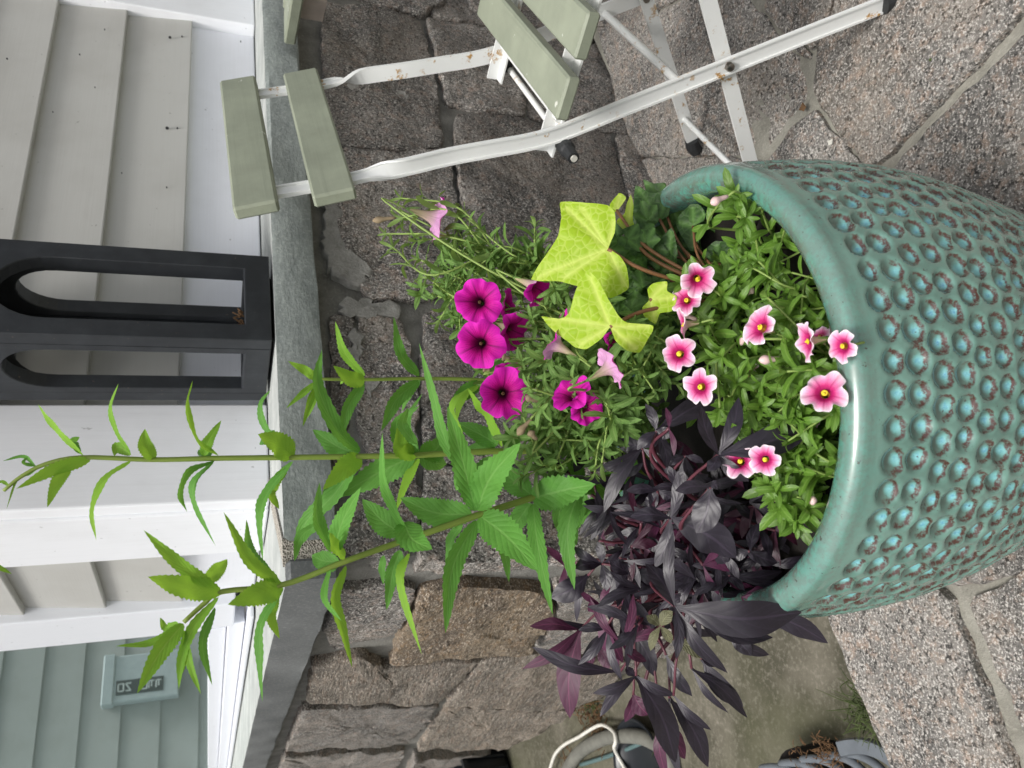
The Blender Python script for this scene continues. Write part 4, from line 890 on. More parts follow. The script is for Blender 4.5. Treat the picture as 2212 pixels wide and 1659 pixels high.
# (points from base to tip, apparent width, roll, tip depth offset, kind): kind y = young, u = underside seen
LA = [
 ([(472, 985), (424, 951), (403, 876), (416, 822)], 13, 62, -.02, 'y'), ([(440, 985), (450, 955), (478, 908)], 30, 20, .01, 'y'), ([(455, 985), (428, 972)], 28, 30, .03, ''),
 ([(465, 994), (405, 1018), (387, 1070), (404, 1106)], 18, 55, -.02, ''), ([(462, 997), (420, 1045), (425, 1095), (466, 1180)], 17, 58, .0, ''),
 ([(282, 978), (252, 930), (240, 880), (256, 828)], 12, 62, -.02, 'y'), ([(332, 992), (312, 960), (313, 926)], 40, 10, -.03, 'u'), ([(283, 982), (255, 965), (247, 985)], 26, 30, .02, 'u'),
 ([(283, 996), (228, 1035), (200, 1100), (208, 1168)], 17, 52, -.02, 'u'),
 ([(180, 984), (135, 940), (104, 905), (82, 873)], 15, 50, .0, 'u'), ([(172, 980), (158, 955), (172, 944)], 20, 25, .02, ''), ([(196, 992), (120, 1012), (35, 1056)], 36, 15, -.02, 'u'), ([(150, 1008), (125, 1040), (102, 1096)], 34, 15, -.03, 'u'),
 ([(75, 1004), (50, 985), (5, 996)], 10, 40, 0, ''), ([(80, 1008), (50, 1000), (62, 985)], 9, 40, 0, ''), ([(38, 1035), (30, 1050), (14, 1100)], 6, 20, 0, 'y'), ([(90, 1004), (60, 1025), (45, 1024)], 8, 20, 0, ''), ([(20, 1050), (5, 1040), (-10, 1046)], 9, 20, 0, 'y'),
 ([(632, 988), (600, 958), (557, 938)], 66, 10, -.03, 'u'), ([(628, 983), (575, 925), (563, 875), (584, 842)], 17, 50, .0, ''), ([(633, 996), (580, 1062), (563, 1115), (568, 1212)], 26, 48, -.02, ''), ([(618, 1010), (585, 1058), (603, 1100)], 30, 30, .02, 'u'), ([(625, 980), (585, 945), (560, 960)], 40, 30, .03, ''),
 ([(775, 981), (730, 965), (675, 928)], 62, 5, .03, ''), ([(778, 976), (730, 931), (686, 832), (695, 755)], 40, 25, -.05, ''), ([(780, 987), (745, 1010), (697, 1058)], 58, 10, -.02, 'u'), ([(778, 990), (720, 1070), (660, 1130), (638, 1208)], 44, 15, .05, ''), ([(770, 992), (720, 1040), (690, 1100)], 34, 35, .04, ''),
 ([(903, 977), (868, 960), (857, 915), (907, 876)], 40, 15, -.03, ''), ([(905, 978), (885, 940), (880, 905), (912, 850)], 26, 35, .02, ''), ([(898, 982), (865, 970), (858, 920)], 48, 25, -.04, 'u'), ([(905, 981), (940, 972), (958, 940)], 62, 8, .04, ''), ([(907, 984), (940, 1000), (965, 1003)], 46, 20, .05, ''), ([(895, 985), (820, 1020), (722, 1076)], 74, 8, .02, ''), ([(905, 990), (880, 1040), (855, 1105)], 26, 40, -.02, 'u'),
 ([(1010, 968), (985, 915), (980, 870), (1012, 838)], 20, 55, .02, 'u'), ([(1075, 962), (1040, 940), (984, 912)], 54, 12, .04, ''), ([(1085, 966), (1062, 905), (1035, 870), (1010, 838)], 26, 55, -.02, 'u'), ([(1070, 968), (1040, 968), (1005, 970)], 44, 15, .05, ''), ([(1090, 965), (1120, 935), (1160, 930)], 50, 10, .05, ''),
 ([(1015, 985), (1000, 1020), (985, 1060)], 50, 20, .03, ''), ([(1060, 985), (1030, 1030), (1010, 1075)], 46, 20, .06, ''),
]
LC = [
 ([(906, 812), (866, 765), (850, 684)], 30, 25, -.03, ''), ([(905, 822), (855, 865), (823, 932)], 40, 18, -.02, ''), ([(908, 822), (885, 850), (868, 888)], 22, 40, .03, ''),
 ([(788, 812), (745, 762), (724, 694)], 25, 30, -.02, 'y'), ([(787, 822), (755, 818), (720, 790)], 44, 12, -.03, 'u'), ([(786, 828), (752, 880), (735, 952)], 34, 18, -.01, ''), ([(770, 820), (748, 812), (735, 830)], 24, 30, .03, 'y'),
 ([(686, 820), (660, 800), (622, 780)], 26, 15, -.01, 'u'), ([(684, 826), (655, 850), (618, 882)], 18, 20, -.01, 'y'), ([(684, 830), (668, 870), (654, 922)], 18, 30, -.01, 'y'), ([(686, 832), (675, 870), (662, 905)], 20, 20, .0, 'y'),
 ([(1040, 826), (1000, 850), (966, 886)], 42, 15, .0, ''), ([(1036, 828), (1000, 862), (985, 915)], 24, 50, -.02, 'u'), ([(1045, 815), (1080, 790), (1110, 770)], 34, 25, .02, ''),
]
LB = [
 ([(1149, 1077), (1215, 1060), (1287, 1046)], 92, 0, -.05, ''), ([(1147, 1069), (1105, 1035), (1070, 1010)], 66, 5, .05, ''), ([(1151, 1087), (1162, 1180), (1194, 1328)], 46, 22, -.05, ''), ([(1146, 1087), (1122, 1120), (1104, 1150)], 56, 15, .04, ''),
 ([(1255, 1050), (1226, 1150), (1241, 1274)], 52, 20, .0, ''), ([(1250, 1060), (1290, 1050), (1330, 1085)], 56, 20, .02, ''), ([(1255, 1040), (1240, 1000), (1235, 960)], 44, 20, .05, ''), ([(1240, 1060), (1210, 1100), (1205, 1150)], 44, 20, .05, ''),
 ([(1027, 1104), (1000, 1000), (966, 879)], 66, 5, -.06, ''), ([(1030, 1103), (1060, 1030), (1125, 956)], 88, 0, -.07, ''), ([(1020, 1112), (940, 1108), (864, 1075)], 78, 8, .03, ''), ([(1030, 1124), (978, 1225), (962, 1368)], 52, 20, -.04, ''), ([(1036, 1114), (1095, 1160), (1163, 1234)], 96, 0, -.07, ''), ([(1040, 1125), (1085, 1180), (1100, 1258)], 34, 30, .05, ''), ([(1000, 1130), (975, 1170), (965, 1240)], 26, 35, .06, ''),
 ([(1010, 1030), (965, 960), (938, 860), (905, 740)], 30, 30, -.01, ''), ([(900, 960), (870, 920), (882, 880)], 30, 30, .02, ''),
 ([(878, 1150), (850, 1095), (829, 1030), (826, 934)], 26, 45, -.04, ''), ([(866, 1152), (825, 1125), (782, 1078)], 70, 5, .02, ''), ([(872, 1128), (890, 1165), (934, 1187)], 78, 12, -.05, ''), ([(884, 1195), (868, 1260), (911, 1414)], 24, 48, -.02, 'u'), ([(864, 1188), (847, 1240), (835, 1318)], 40, 18, .02, ''), ([(830, 1200), (826, 1230), (828, 1262)], 20, 30, .04, ''),
 ([(722, 1192), (738, 1130), (780, 1052)], 52, 10, -.05, ''), ([(716, 1192), (685, 1120), (690, 1042)], 32, 38, -.02, ''), ([(733, 1213), (700, 1212), (673, 1200)], 58, 10, .03, ''), ([(714, 1224), (702, 1290), (738, 1342)], 18, 50, -.04, ''), ([(747, 1221), (722, 1290), (740, 1365), (761, 1442)], 28, 40, -.01, 'u'), ([(745, 1205), (722, 1180), (712, 1150)], 30, 40, -.03, 'u'), ([(690, 1130), (650, 1160), (636, 1212)], 30, 30, .03, ''),
 ([(602, 1257), (540, 1212), (483, 1106)], 36, 15, -.03, 'u'), ([(611, 1266), (560, 1282), (492, 1306)], 68, 5, -.02, 'u'), ([(613, 1270), (566, 1345), (562, 1425), (567, 1516)], 24, 48, -.02, ''), ([(598, 1285), (585, 1330), (604, 1380)], 30, 30, .02, 'u'), ([(585, 1240), (540, 1190), (532, 1122)], 24, 35, .04, ''),
 ([(468, 1273), (390, 1220), (310, 1145)], 38, 12, -.03, 'u'), ([(478, 1279), (400, 1268), (319, 1246)], 64, 5, -.03, 'u'), ([(450, 1260), (468, 1235), (491, 1208)], 42, 12, .03, 'u'), ([(472, 1290), (417, 1358), (393, 1423), (386, 1490)], 30, 22, -.02, 'y'), ([(464, 1312), (437, 1390), (458, 1480)], 24, 35, .0, ''),
 ([(392, 1346), (330, 1388), (250, 1396)], 20, 30, .0, 'y'), ([(396, 1347), (345, 1410), (296, 1498)], 50, 5, -.02, 'y'), ([(385, 1346), (358, 1355), (346, 1334)], 20, 30, .02, 'y'), ([(-45, 1205), (-10, 1222), (26, 1240)], 16, 20, 0, 'y'), ([(398, 1362), (408, 1425), (434, 1500)], 22, 25, .0, 'y'), ([(400, 1362), (398, 1420), (386, 1470)], 18, 30, -.01, 'y'),
]
SBs = [(d[0], d[2]) for d in SB]
def y_of_B(dx): return float(np.interp(dx, [q[0] for q in SBs][::-1], [q[1] for q in SBs][::-1]))
sd_ = 0
for group, Yf in ((LA, lambda dx: .70), (LC, lambda dx: .79), (LB, y_of_B)):
    for ds, wpx, roll, dyt, kind in group:
        sd_ += 1; Y0 = Yf(ds[0][0]); n = len(ds)
        P = [at_y(d[0], d[1], Y0 + dyt * (i / (n - 1)) ** 1.3) for i, d in enumerate(ds)]
        w = 1.22 * wpx / FOC * zc(P[n // 2]) / max(.45, math.cos(math.radians(roll)))
        rr = roll if sd_ % 2 else -roll
        m = M['weed_young'] if kind in ('y', 'u') else M['weed_leaf']
        add_leaf(tall, m, spine=P, width=w, roll=rr, n=32, cols=7, serr=.085, fold=.12 + .26 * ((sd_ * 37) % 10) / 10, wave=.08 + .14 * ((sd_ * 13) % 7) / 7, under=(kind == 'u'), seed=sd_)
# behind-the-pot lower growth in shadow
rng = random.Random(77)
for i in range(16):
    d0 = (rng.uniform(1230, 1400), rng.uniform(960, 1120)); d1 = (d0[0] + rng.uniform(-90, 60), d0[1] + rng.uniform(-70, 120)); Y = rng.uniform(.66, .76)
    add_leaf(tall, M['weed_leaf'], spine=[at_y(*d0, Y), at_y((d0[0] + d1[0]) / 2 - 15, (d0[1] + d1[1]) / 2, Y + .01), at_y(*d1, Y + .02)], width=rng.uniform(.02, .034), roll=rng.uniform(-40, 40), n=22, cols=5, serr=.08, fold=.2, wave=.1, seed=900 + i)

# ------------------------------------------------------------------ dark sweet potato vine
vine = empty('dark_vine', tuple(at(1560, 1130, .72))); tag(vine, 'dark purple sweet potato vine with lobed leaves spilling over the left rim', 'vine')
VB = at(1590, 1130, .70)                                          # where its stems leave the soil
def vine_leaf(cd, z, lobes, m='vine_leaf', under=False, stem=True, tipdz=0.0, seed=0):
    cz = at(cd[0], cd[1], z); mb = MB()
    for j, l in enumerate(lobes):
        tip = at(l[0], l[1], z + (l[3] if len(l) > 3 else tipdz) + .006 * ((seed + j) % 3 - 1)); md = (cz + tip) / 2
        vd = nrm(md - CAM); L = np.linalg.norm(tip - cz); px = np.cross(nrm(tip - cz), vd)
        md = md - vd * L * .10 + px * L * (.07 if (seed + j) % 2 else -.07)
        blade(mb, [cz + (tip - cz) * .004, md, tip], l[2] / FOC * z * .97, roll=[14, -22, 28, -10, 18][(seed + j) % 5], n=16, cols=5, wprof=wp_lobe, fold=.24, wave=.10, under=under, seed=seed * 7 + j, arch=.15)
    mb.build('leaf', M[m], vine, True)
    if stem:
        rq = VB + np.array([.03 * math.sin(seed * 2.1) - .03, .03 * math.cos(seed * 1.3) + .03, .02 * math.sin(seed * 3.7)]); rq = cz + (rq - cz) * min(1, .11 / max(.01, np.linalg.norm(rq - cz))); d = cz - rq; L = np.linalg.norm(d); s = MB(); s.tube(bez([rq, rq + d * .5 + EZ * L * .22 + np.array([.1 * L * math.sin(seed), .1 * L * math.cos(seed), 0]), cz], 14), [.0019] * 8 + [.0013] * 6, 6); s.build('stem', M['vine_stem'], vine, True)
VL = [
 ((1458, 1311), .60, [(1732, 1323, 84), (1454, 1148, 27), (1394, 1217, 46), (1461, 1425, 24), (1572, 1454, 34)], 'vine_leaf', False),
 ((1374, 1460), .68, [(1460, 1648, 64), (1296, 1548, 30), (1280, 1498, 24), (1459, 1502, 24), (1352, 1440, 20)], 'vine_leaf', False),
 ((1253, 1360), .76, [(1144, 1353, 32), (1128, 1445, 27), (1231, 1552, 58)], 'vine_purple', False),
 ((1339, 1452), .73, [(1149, 1397, 32)], 'vine_leaf', False),
 ((1449, 1119), .62, [(1361, 1116, 34), (1414, 1227, 36), (1464, 1017, 30), (1590, 1206, 88)], 'vine_leaf', False),
 ((1535, 1052), .575, [(1504, 1152, 66), (1458, 1060, 34), (1556, 1046, 26)], 'vine_leaf', False),
 ((1552, 982), .565, [(1776, 890, 74), (1514, 877, 36), (1596, 858, 38), (1528, 1018, 30), (1618, 1040, 36)], 'vine_leaf', False),
 ((1418, 931), .62, [(1582, 856, 56), (1394, 872, 24), (1450, 944, 30), (1376, 972, 24), (1442, 1012, 30)], 'vine_leaf', False),
 ((1387, 968), .66, [(1331, 957, 44), (1450, 1028, 26), (1304, 1108, 36), (1284, 1017, 28), (1425, 938, 26)], 'vine_leaf', False),
 ((1228, 1020), .72, [(1140, 964, 46)], 'vine_leaf', False),
 ((1294, 1168), .68, [(1288, 1058, 26)], 'vine_leaf', False),
 ((1270, 985), .70, [(1255, 930, 20), (1240, 1020, 26)], 'vine_leaf', False),
 ((1300, 1218), .71, [(1240, 1227, 34), (1237, 1180, 22), (1363, 1187, 30), (1310, 1277, 30), (1290, 1170, 24)], 'vine_leaf', False),
 ((1270, 1243), .74, [(1190, 1292, 54), (1245, 1344, 18)], 'vine_leaf', False),
 ((1220, 1223), .75, [(1175, 1180, 18), (1206, 1280, 17), (1242, 1218, 14)], 'vine_purple', True),
 ((1364, 1238), .67, [(1316, 1210, 30), (1334, 1312, 24), (1441, 1259, 44)], 'vine_leaf', False),
 ((1577, 1244), .63, [(1690, 1234, 30), (1759, 1313, 26), (1536, 1180, 30), (1520, 1270, 30)], 'vine_leaf', False),
 ((1625, 1322), .62, [(1789, 1390, 52)], 'vine_leaf', False),
 ((1516, 1347), .66, [(1670, 1377, 36), (1560, 1320, 20)], 'vine_leaf', False),
 ((1574, 1373), .67, [(1623, 1417, 36), (1662, 1415, 28)], 'vine_leaf', False),
 ((1516, 1424), .66, [(1606, 1527, 44), (1545, 1440, 20)], 'vine_leaf', False),
 ((1494, 1444), .66, [(1615, 1551, 30), (1573, 1540, 18)], 'vine_leaf', False),
 ((1455, 1502), .68, [(1536, 1577, 24)], 'vine_leaf', False),
 ((1446, 1508), .69, [(1530, 1658, 46), (1470, 1680, 30)], 'vine_leaf', False),
 ((1439, 1415), .69, [(1495, 1504, 32)], 'vine_leaf', False),
 ((1365, 1363), .70, [(1414, 1462, 40), (1330, 1400, 24)], 'vine_leaf', False),
 ((1419, 1502), .70, [(1456, 1584, 28), (1420, 1560, 24)], 'vine_leaf', False),
 ((1290, 1395), .74, [(1314, 1447, 34), (1268, 1450, 22)], 'vine_purple', False),
 ((1318, 1345), .73, [(1346, 1432, 30), (1300, 1400, 20)], 'vine_purple', False),
 ((1297, 1305), .73, [(1251, 1275, 15), (1270, 1320, 26), (1320, 1265, 18), (1338, 1440, 36)], 'vine_purple', True),
 ((1368, 1500), .73, [(1400, 1545, 40), (1350, 1560, 26)], 'vine_purple', False),
 ((1425, 1560), .73, [(1480, 1640, 40), (1440, 1680, 30)], 'vine_purple', False),
 ((1426, 1353), .655, [(1396, 1330, 26), (1453, 1320, 30), (1405, 1406, 22), (1450, 1390, 22)], 'vine_pale', False),
 ((1458, 1383), .66, [(1524, 1422, 34)], 'vine_pale', False),
 ((1480, 985), .63, [(1440, 1005, 22), (1462, 1060, 26), (1500, 1040, 22), (1520, 1000, 20)], 'vine_leaf', False),
 ((1420, 1060), .66, [(1392, 1100, 30), (1352, 1060, 26), (1462, 1090, 30)], 'vine_leaf', False),
 ((1620, 1190), .62, [(1680, 1215, 34), (1640, 1130, 30), (1580, 1210, 26)], 'vine_leaf', False),
 ((1500, 1230), .65, [(1560, 1290, 40), (1470, 1290, 30), (1540, 1190, 30)], 'vine_leaf', False),
 ((1395, 1160), .68, [(1340, 1150, 26), (1420, 1195, 30), (1380, 1100, 26)], 'vine_leaf', False),
 ((1445, 925), .60, [(1456, 985, 14), (1438, 880, 14)], 'vine_purple', False),
]
for i, (cd, z, lobes, m, un) in enumerate(VL): vine_leaf(cd, z, lobes, m, un, seed=i)
rng = random.Random(21)
for i in range(110):                                              # shaded inner leaves
    t = rng.random(); cx = rng.uniform(1300, 1640); lo = 1000 + max(0, cx - 1500) * .6; cy = rng.uniform(lo, min(1420, 1250 + (1640 - cx) * .5))
    z = rng.uniform(.66, .77); k_ = rng.randint(3, 4); a0_ = rng.uniform(0, 6.28)
    vine_leaf((cx, cy), z, [(cx + rng.uniform(55, 125) * math.cos(a0_ + j * .9), cy + rng.uniform(60, 125) * math.sin(a0_ + j * .9), rng.uniform(13, 25)) for j in range(k_)], 'vine_leaf' if rng.random() < .82 else 'vine_purple', rng.random() < .3, stem=(i % 4 == 0), seed=100 + i)

for i in range(46):                                              # more leaves close under the rim
    cx = rng.uniform(1480, 1690); cy = rng.uniform(1040 + max(0, cx - 1600) * 1.0, 1300); z = rng.uniform(.625, .68); a0_ = rng.uniform(0, 6.28)
    vine_leaf((cx, cy), z, [(cx + rng.uniform(50, 95) * math.cos(a0_ + j * .8), cy + rng.uniform(50, 95) * math.sin(a0_ + j * .8), rng.uniform(14, 28)) for j in range(rng.randint(3, 5))], 'vine_leaf' if rng.random() < .85 else 'vine_purple', rng.random() < .25, stem=(i % 3 == 0), seed=300 + i)

# ------------------------------------------------------------------ lobed leaves drawn from their outline
def lobed(parent, m, outline, pet, tips, z, tilt=(0, 0), dome=.12, name='leaf', seed=0):
    """outline, petiole point and main vein ends in photo points; the leaf lies in a plane at distance z tilted (right, up)"""
    q0 = at(pet[0], pet[1], z); n0 = nrm(-ray(pet[0], pet[1]) + _R * tilt[0] + _U * tilt[1])
    o3 = [on_plane(d[0], d[1], n0, q0) for d in outline]; t3 = [on_plane(d[0], d[1], n0, q0) for d in tips]
    ex = nrm(np.cross(n0, [0, 0, 1.0])); ey = np.cross(n0, ex); to2 = lambda p: np.array([(p - q0) @ ex, (p - q0) @ ey])
    # smooth the traced outline a little
    o2 = [to2(p) for p in o3]; dense = []
    k = len(o2)
    for i in range(k):
        a, b, c, d = o2[i - 1], o2[i], o2[(i + 1) % k], o2[(i + 2) % k]
        for s in range(5):
            t = s / 5; cr = .5 * (2 * b + (c - a) * t + (2 * a - 5 * b + 4 * c - d) * t * t + (3 * b - a - 3 * c + d) * t ** 3); li = b + (c - b) * t
            dense.append(cr * .6 + li * .4)
    t2 = [to2(p) for p in t3]; size = max(np.linalg.norm(p) for p in dense); R = 9; v = []; uv = []; vein = []
    for r in range(R):
        s = ((r + 1) / R)
        for p in dense:
            q = p * s; dmin = 1.0
            for t in t2:
                L = np.linalg.norm(t); tt = t / L; al = q @ tt
                if al > 0: dmin = min(dmin, abs(q[0] * tt[1] - q[1] * tt[0]) + (0 if al < L else .01))
            rr = np.linalg.norm(q) / size
            hgt = -dome * size * rr ** 2 + .16 * min(dmin, .012) + .010 * size * math.sin(9 * math.atan2(q[1], q[0]) + seed) * rr
            v.append(q0 + ex * q[0] + ey * q[1] + n0 * hgt); uv.append((q[0] + seed * .31, q[1] + seed * .17)); vein.append(dmin)
    v.append(q0); uv.append((seed * .31, seed * .17)); vein.append(0.0); K = len(dense); F = []
    for i in range(K):
        F.append((len(v) - 1, i, (i + 1) % K))
        for r in range(R - 1): F.append((r * K + i, (r + 1) * K + i, (r + 1) * K + (i + 1) % K, r * K + (i + 1) % K))
    fn = np.cross(np.asarray(v[F[1][1]]) - v[F[1][0]], np.asarray(v[F[1][2]]) - v[F[1][0]])
    if np.dot(fn, n0) < 0: F = [f[::-1] for f in F]
    me = mesh_of('leaf', v, F, True, uv, {'vein': vein}, m); o = link(name, me, parent); o.matrix_parent_inverse = parent.matrix_basis.inverted(); return q0
lime = empty('lime_ivy', tuple(at(1440, 600, .70))); tag(lime, 'lime yellow ivy plant with big lobed leaves beside the magenta petunias', 'ivy')
ivy = empty('dark_ivy', tuple(at(1480, 560, .70))); tag(ivy, 'dark green ivy with veined leaves inside the right rim of the planter', 'ivy')
IB = at(1590, 640, .66)
def petiole(parent, a, b, m, r=.0014, lift=.02):
    mb = MB(); mb.tube(bez([a, (np.asarray(a) + b) / 2 + EZ * lift, b], 14), r, 6); mb.build('stem', m, parent, True)
L1 = [(1208, 434), (1262, 437), (1312, 443), (1329, 461), (1328, 503), (1314, 534), (1339, 553), (1354, 577), (1358, 615), (1352, 628), (1319, 644), (1290, 632), (1243, 617), (1205, 607), (1143, 602), (1181, 545), (1205, 508), (1211, 470)]
L2 = [(1166, 684), (1200, 690), (1220, 684), (1231, 669), (1245, 622), (1267, 586), (1292, 607), (1315, 647), (1339, 684), (1356, 697), (1411, 704), (1398, 736), (1381, 762), (1354, 757), (1330, 736), (1318, 708), (1300, 731), (1267, 754), (1243, 751), (1226, 738), (1205, 724), (1181, 704)]
L3 = [(1440, 608), (1441, 628), (1462, 642), (1451, 672), (1426, 677), (1415, 700), (1391, 682), (1388, 664), (1402, 648), (1399, 625), (1411, 612)]
L4 = [(1362, 417), (1353, 440), (1349, 461), (1332, 478), (1339, 505), (1356, 507), (1377, 501), (1367, 478), (1368, 441)]
L5 = [(1337, 417), (1352, 426), (1344, 442), (1329, 459), (1317, 443)]
for out, pet, tips, z, tl_, sd2 in ((L1, (1313, 538), [(1210, 436), (1145, 602), (1328, 470), (1354, 625), (1250, 440), (1205, 606)], .64, (.15, .25), 1), (L2, (1318, 706), [(1268, 588), (1168, 685), (1409, 705), (1381, 760), (1243, 750)], .61, (-.1, .3), 2), (L3, (1403, 648), [(1441, 609), (1460, 643), (1416, 699)], .63, (0, .2), 3), (L4, (1356, 500), [(1362, 419), (1334, 480)], .70, (.4, .1), 4), (L5, (1332, 455), [(1338, 419), (1351, 427)], .71, (.2, .3), 5)):
    q = lobed(lime, M['lime'], out, pet, tips, z, tl_, .10, seed=sd2); petiole(lime, IB, q, M['ivy_stem'], .0017, .025)
I1 = [(1371, 399), (1404, 416), (1441, 417), (1448, 449), (1443, 468), (1426, 477), (1396, 498), (1369, 493), (1368, 445)]
I1b = [(1388, 388), (1412, 396), (1438, 396), (1440, 430), (1408, 440)]
I2 = [(1490, 442), (1510, 442), (1524, 459), (1520, 477), (1498, 489), (1510, 519), (1501, 540), (1490, 541), (1478, 519), (1462, 491), (1464, 470)]
I3 = [(1449, 492), (1464, 540), (1462, 567), (1473, 580), (1448, 593), (1427, 584), (1390, 560), (1388, 540), (1418, 526)]
I4 = [(1510, 484), (1557, 466), (1626, 468), (1627, 489), (1594, 514), (1575, 523), (1560, 500)]
I5 = [(1455, 440), (1470, 430), (1505, 425), (1510, 445), (1480, 480)]
I6 = [(1520, 545), (1545, 520), (1600, 530), (1606, 560), (1560, 590), (1530, 580)]
I7 = [(1370, 520), (1392, 535), (1388, 570), (1372, 575), (1360, 545)]
I8 = [(1405, 590), (1440, 600), (1470, 640), (1440, 650), (1400, 622)]
I9 = [(1440, 460), (1462, 452), (1462, 480), (1446, 500), (1432, 482)]
for out, pet, tips, z, tl_, sd2 in ((I1, (1425, 474), [(1372, 400), (1440, 418), (1370, 492)], .72, (.2, .3), 11), (I1b, (1425, 425), [(1389, 390), (1437, 397)], .74, (.2, .3), 12), (I2, (1497, 489), [(1495, 443), (1523, 460), (1500, 539), (1464, 480)], .70, (.2, .3), 13), (I3, (1443, 566), [(1449, 494), (1389, 545), (1471, 580), (1448, 592)], .685, (0, .4), 14), (I4, (1575, 522), [(1625, 475), (1515, 484), (1557, 467)], .71, (.1, .5), 15), (I5, (1482, 470), [(1500, 428), (1457, 438)], .73, (.2, .2), 16), (I6, (1560, 585), [(1525, 550), (1545, 522), (1603, 540)], .69, (.1, .4), 17), (I7, (1385, 565), [(1371, 522), (1362, 545)], .71, (.1, .4), 18), (I8, (1440, 645), [(1408, 592), (1466, 638)], .68, (.1, .4), 19), (I9, (1446, 490), [(1460, 454), (1434, 480)], .73, (0, .3), 20)):
    q = lobed(ivy, M['ivy'], out, pet, tips, z, tl_, .10, seed=sd2); petiole(ivy, IB + np.array([.01 * math.sin(sd2), .012 * math.cos(sd2), 0]), q, M['ivy_stem'], .0013, .012)
rng = random.Random(8)
for i in range(5):                                               # bare brown runners
    a = at(rng.uniform(1560, 1620), rng.uniform(560, 660), .68); b = at(rng.uniform(1375, 1420), rng.uniform(500, 600), .72); petiole(ivy, a, b, M['ivy_stem'], rng.uniform(.0009, .0016), rng.uniform(-.005, .015))
for i in range(76):
    cx, cy = (rng.uniform(1390, 1620), rng.uniform(450, 700)) if i % 2 else (rng.uniform(1325, 1430), rng.uniform(480, 690)); s = rng.uniform(24, 38); a0 = rng.uniform(0, 6.28)
    out = [(cx + s * rr * math.cos(a0 + t), cy + s * rr * math.sin(a0 + t)) for t, rr in ((0, 1.2), (.6, .75), (1.1, 1.05), (1.8, .8), (2.4, .9), (2.9, .35), (3.4, .35), (3.9, .9), (4.5, .8), (5.2, 1.05), (5.7, .75))]
    lobed(ivy, M['ivy'], out, (cx - s * .35 * math.cos(a0), cy - s * .35 * math.sin(a0)), [out[0], out[2], out[9]], rng.uniform(.70, .755) if i % 2 else rng.uniform(.675, .71), (rng.uniform(-.4, .4), rng.uniform(-.1, .35)), .12, seed=30 + i)

# ------------------------------------------------------------------ trumpet flowers
def flower_mesh(name, m, seed, tube_len, notch, ruffle, flare, cup=0.0, unit_tube=.16, lobe_round=.12):
    """radius-1 flower facing +Z, mouth centre at the origin"""
    rng = random.Random(seed); n = 70; v = []; uv = []
    rings = [(.07, -tube_len), (.10, -tube_len * .82), (.14, -tube_len * .63), (.19, -tube_len * .45), (.255, -tube_len * .29), (.36, -.22), (.50, -.11), (.64, -.055), (.78, -.02), (.90, .0), (1.0, -.02)] if tube_len > 1.2 else [(unit_tube * .45, -tube_len), (unit_tube * .62, -tube_len * .75), (unit_tube * .82, -tube_len * .45), (unit_tube * 1.05, -tube_len * .25), (unit_tube * 1.5, -.22), (.36, -.12), (.50, -.06), (.64, -.03), (.78, -.01), (.90, .0), (1.0, -.02)]
    am = [rng.uniform(-.10, .08) for _ in range(5)]; p1, p2 = rng.uniform(0, 6), rng.uniform(0, 6); tw = [rng.uniform(-.24, .12) for _ in range(5)]
    for r, z in rings:
        w = max(0, (r - .34) / .66)
        for i in range(n):
            t = i / n; k = t * 5; fr = k - math.floor(k); dist = min(fr, 1 - fr); lobe = int(k) % 5
            nf = math.exp(-(dist / lobe_round) ** 2)
            R = r * (1 + w * (am[lobe] * math.sin(math.pi * fr) + .03 * math.sin(k * 6.28 * 1.5 + p1) * w) - w ** 1.3 * notch * nf)
            zz = z * (1 if r < .36 else flare) + w * (tw[lobe] * math.sin(math.pi * fr) * w) + ruffle * w * w * math.sin(k * 6.2832 + p2) + ruffle * .6 * w ** 2 * math.sin(k * 6.2832 * 2 + p1) + cup * w + ruffle * 1.2 * nf * w
            a = 2 * math.pi * t; v.append((R * math.cos(a), R * math.sin(a), zz)); uv.append((r, t))
    F = [(a * n + i, a * n + (i + 1) % n, (a + 1) * n + (i + 1) % n, (a + 1) * n + i) for a in range(len(rings) - 1) for i in range(n)]
    F = F if True else F
    me = mesh_of(name, v, F, True, None, None, m)
    # seam-safe uv per corner
    ul = me.uv_layers.new(name='UVMap'); li = 0
    for p in me.polygons:
        us = [uv[me.loops[l].vertex_index] for l in p.loop_indices]; wrap = max(q[1] for q in us) - min(q[1] for q in us) > .5
        for l, q in zip(p.loop_indices, us): ul.data[l].uv = (q[0], q[1] + (1 if wrap and q[1] < .5 else 0))
    if me.polygons[n * 8].normal.z < 0: me.flip_normals()
    return me
def calyx_mesh(name, m, seed, ln, base, z0):
    mb = MB(); rng = random.Random(seed)
    for i in range(5):
        a = 2 * math.pi * i / 5 + rng.uniform(-.2, .2); d = np.array([math.cos(a), math.sin(a), 0]); o = np.array([0, 0, z0])
        blade(mb, [o + d * base * .6, o + d * (base + ln * .18) + EZ * ln * .5, o + d * (base + ln * rng.uniform(.3, .7)) + EZ * ln], ln * .22, 0, 8, 3, wp_lance, 0, .2, up=d + EZ * -.3)
    mb.tube([(0, 0, z0 - .06), (0, 0, z0 + .05), (0, 0, z0 + .16)], [base * .5, base * .9, base * .8], 8)
    return mesh_of(name, mb.v, mb.f, True, mb.uv, None, m)
PM = [flower_mesh('petunia_corolla', M['petunia'], 60 + i, 1.35, .14, .075, 1.0, .0) for i in range(9)]
CM = [flower_mesh('calibrachoa_corolla', M['cali'], 80 + i, .95, .27, .085, 1.0, .04, .20, .16) for i in range(11)]
PCx = calyx_mesh('calyx', M['pet_leaf'], 1, .55, .09, -1.42); CCx = calyx_mesh('calyx', M['cali_leaf'], 2, .62, .12, -1.0)
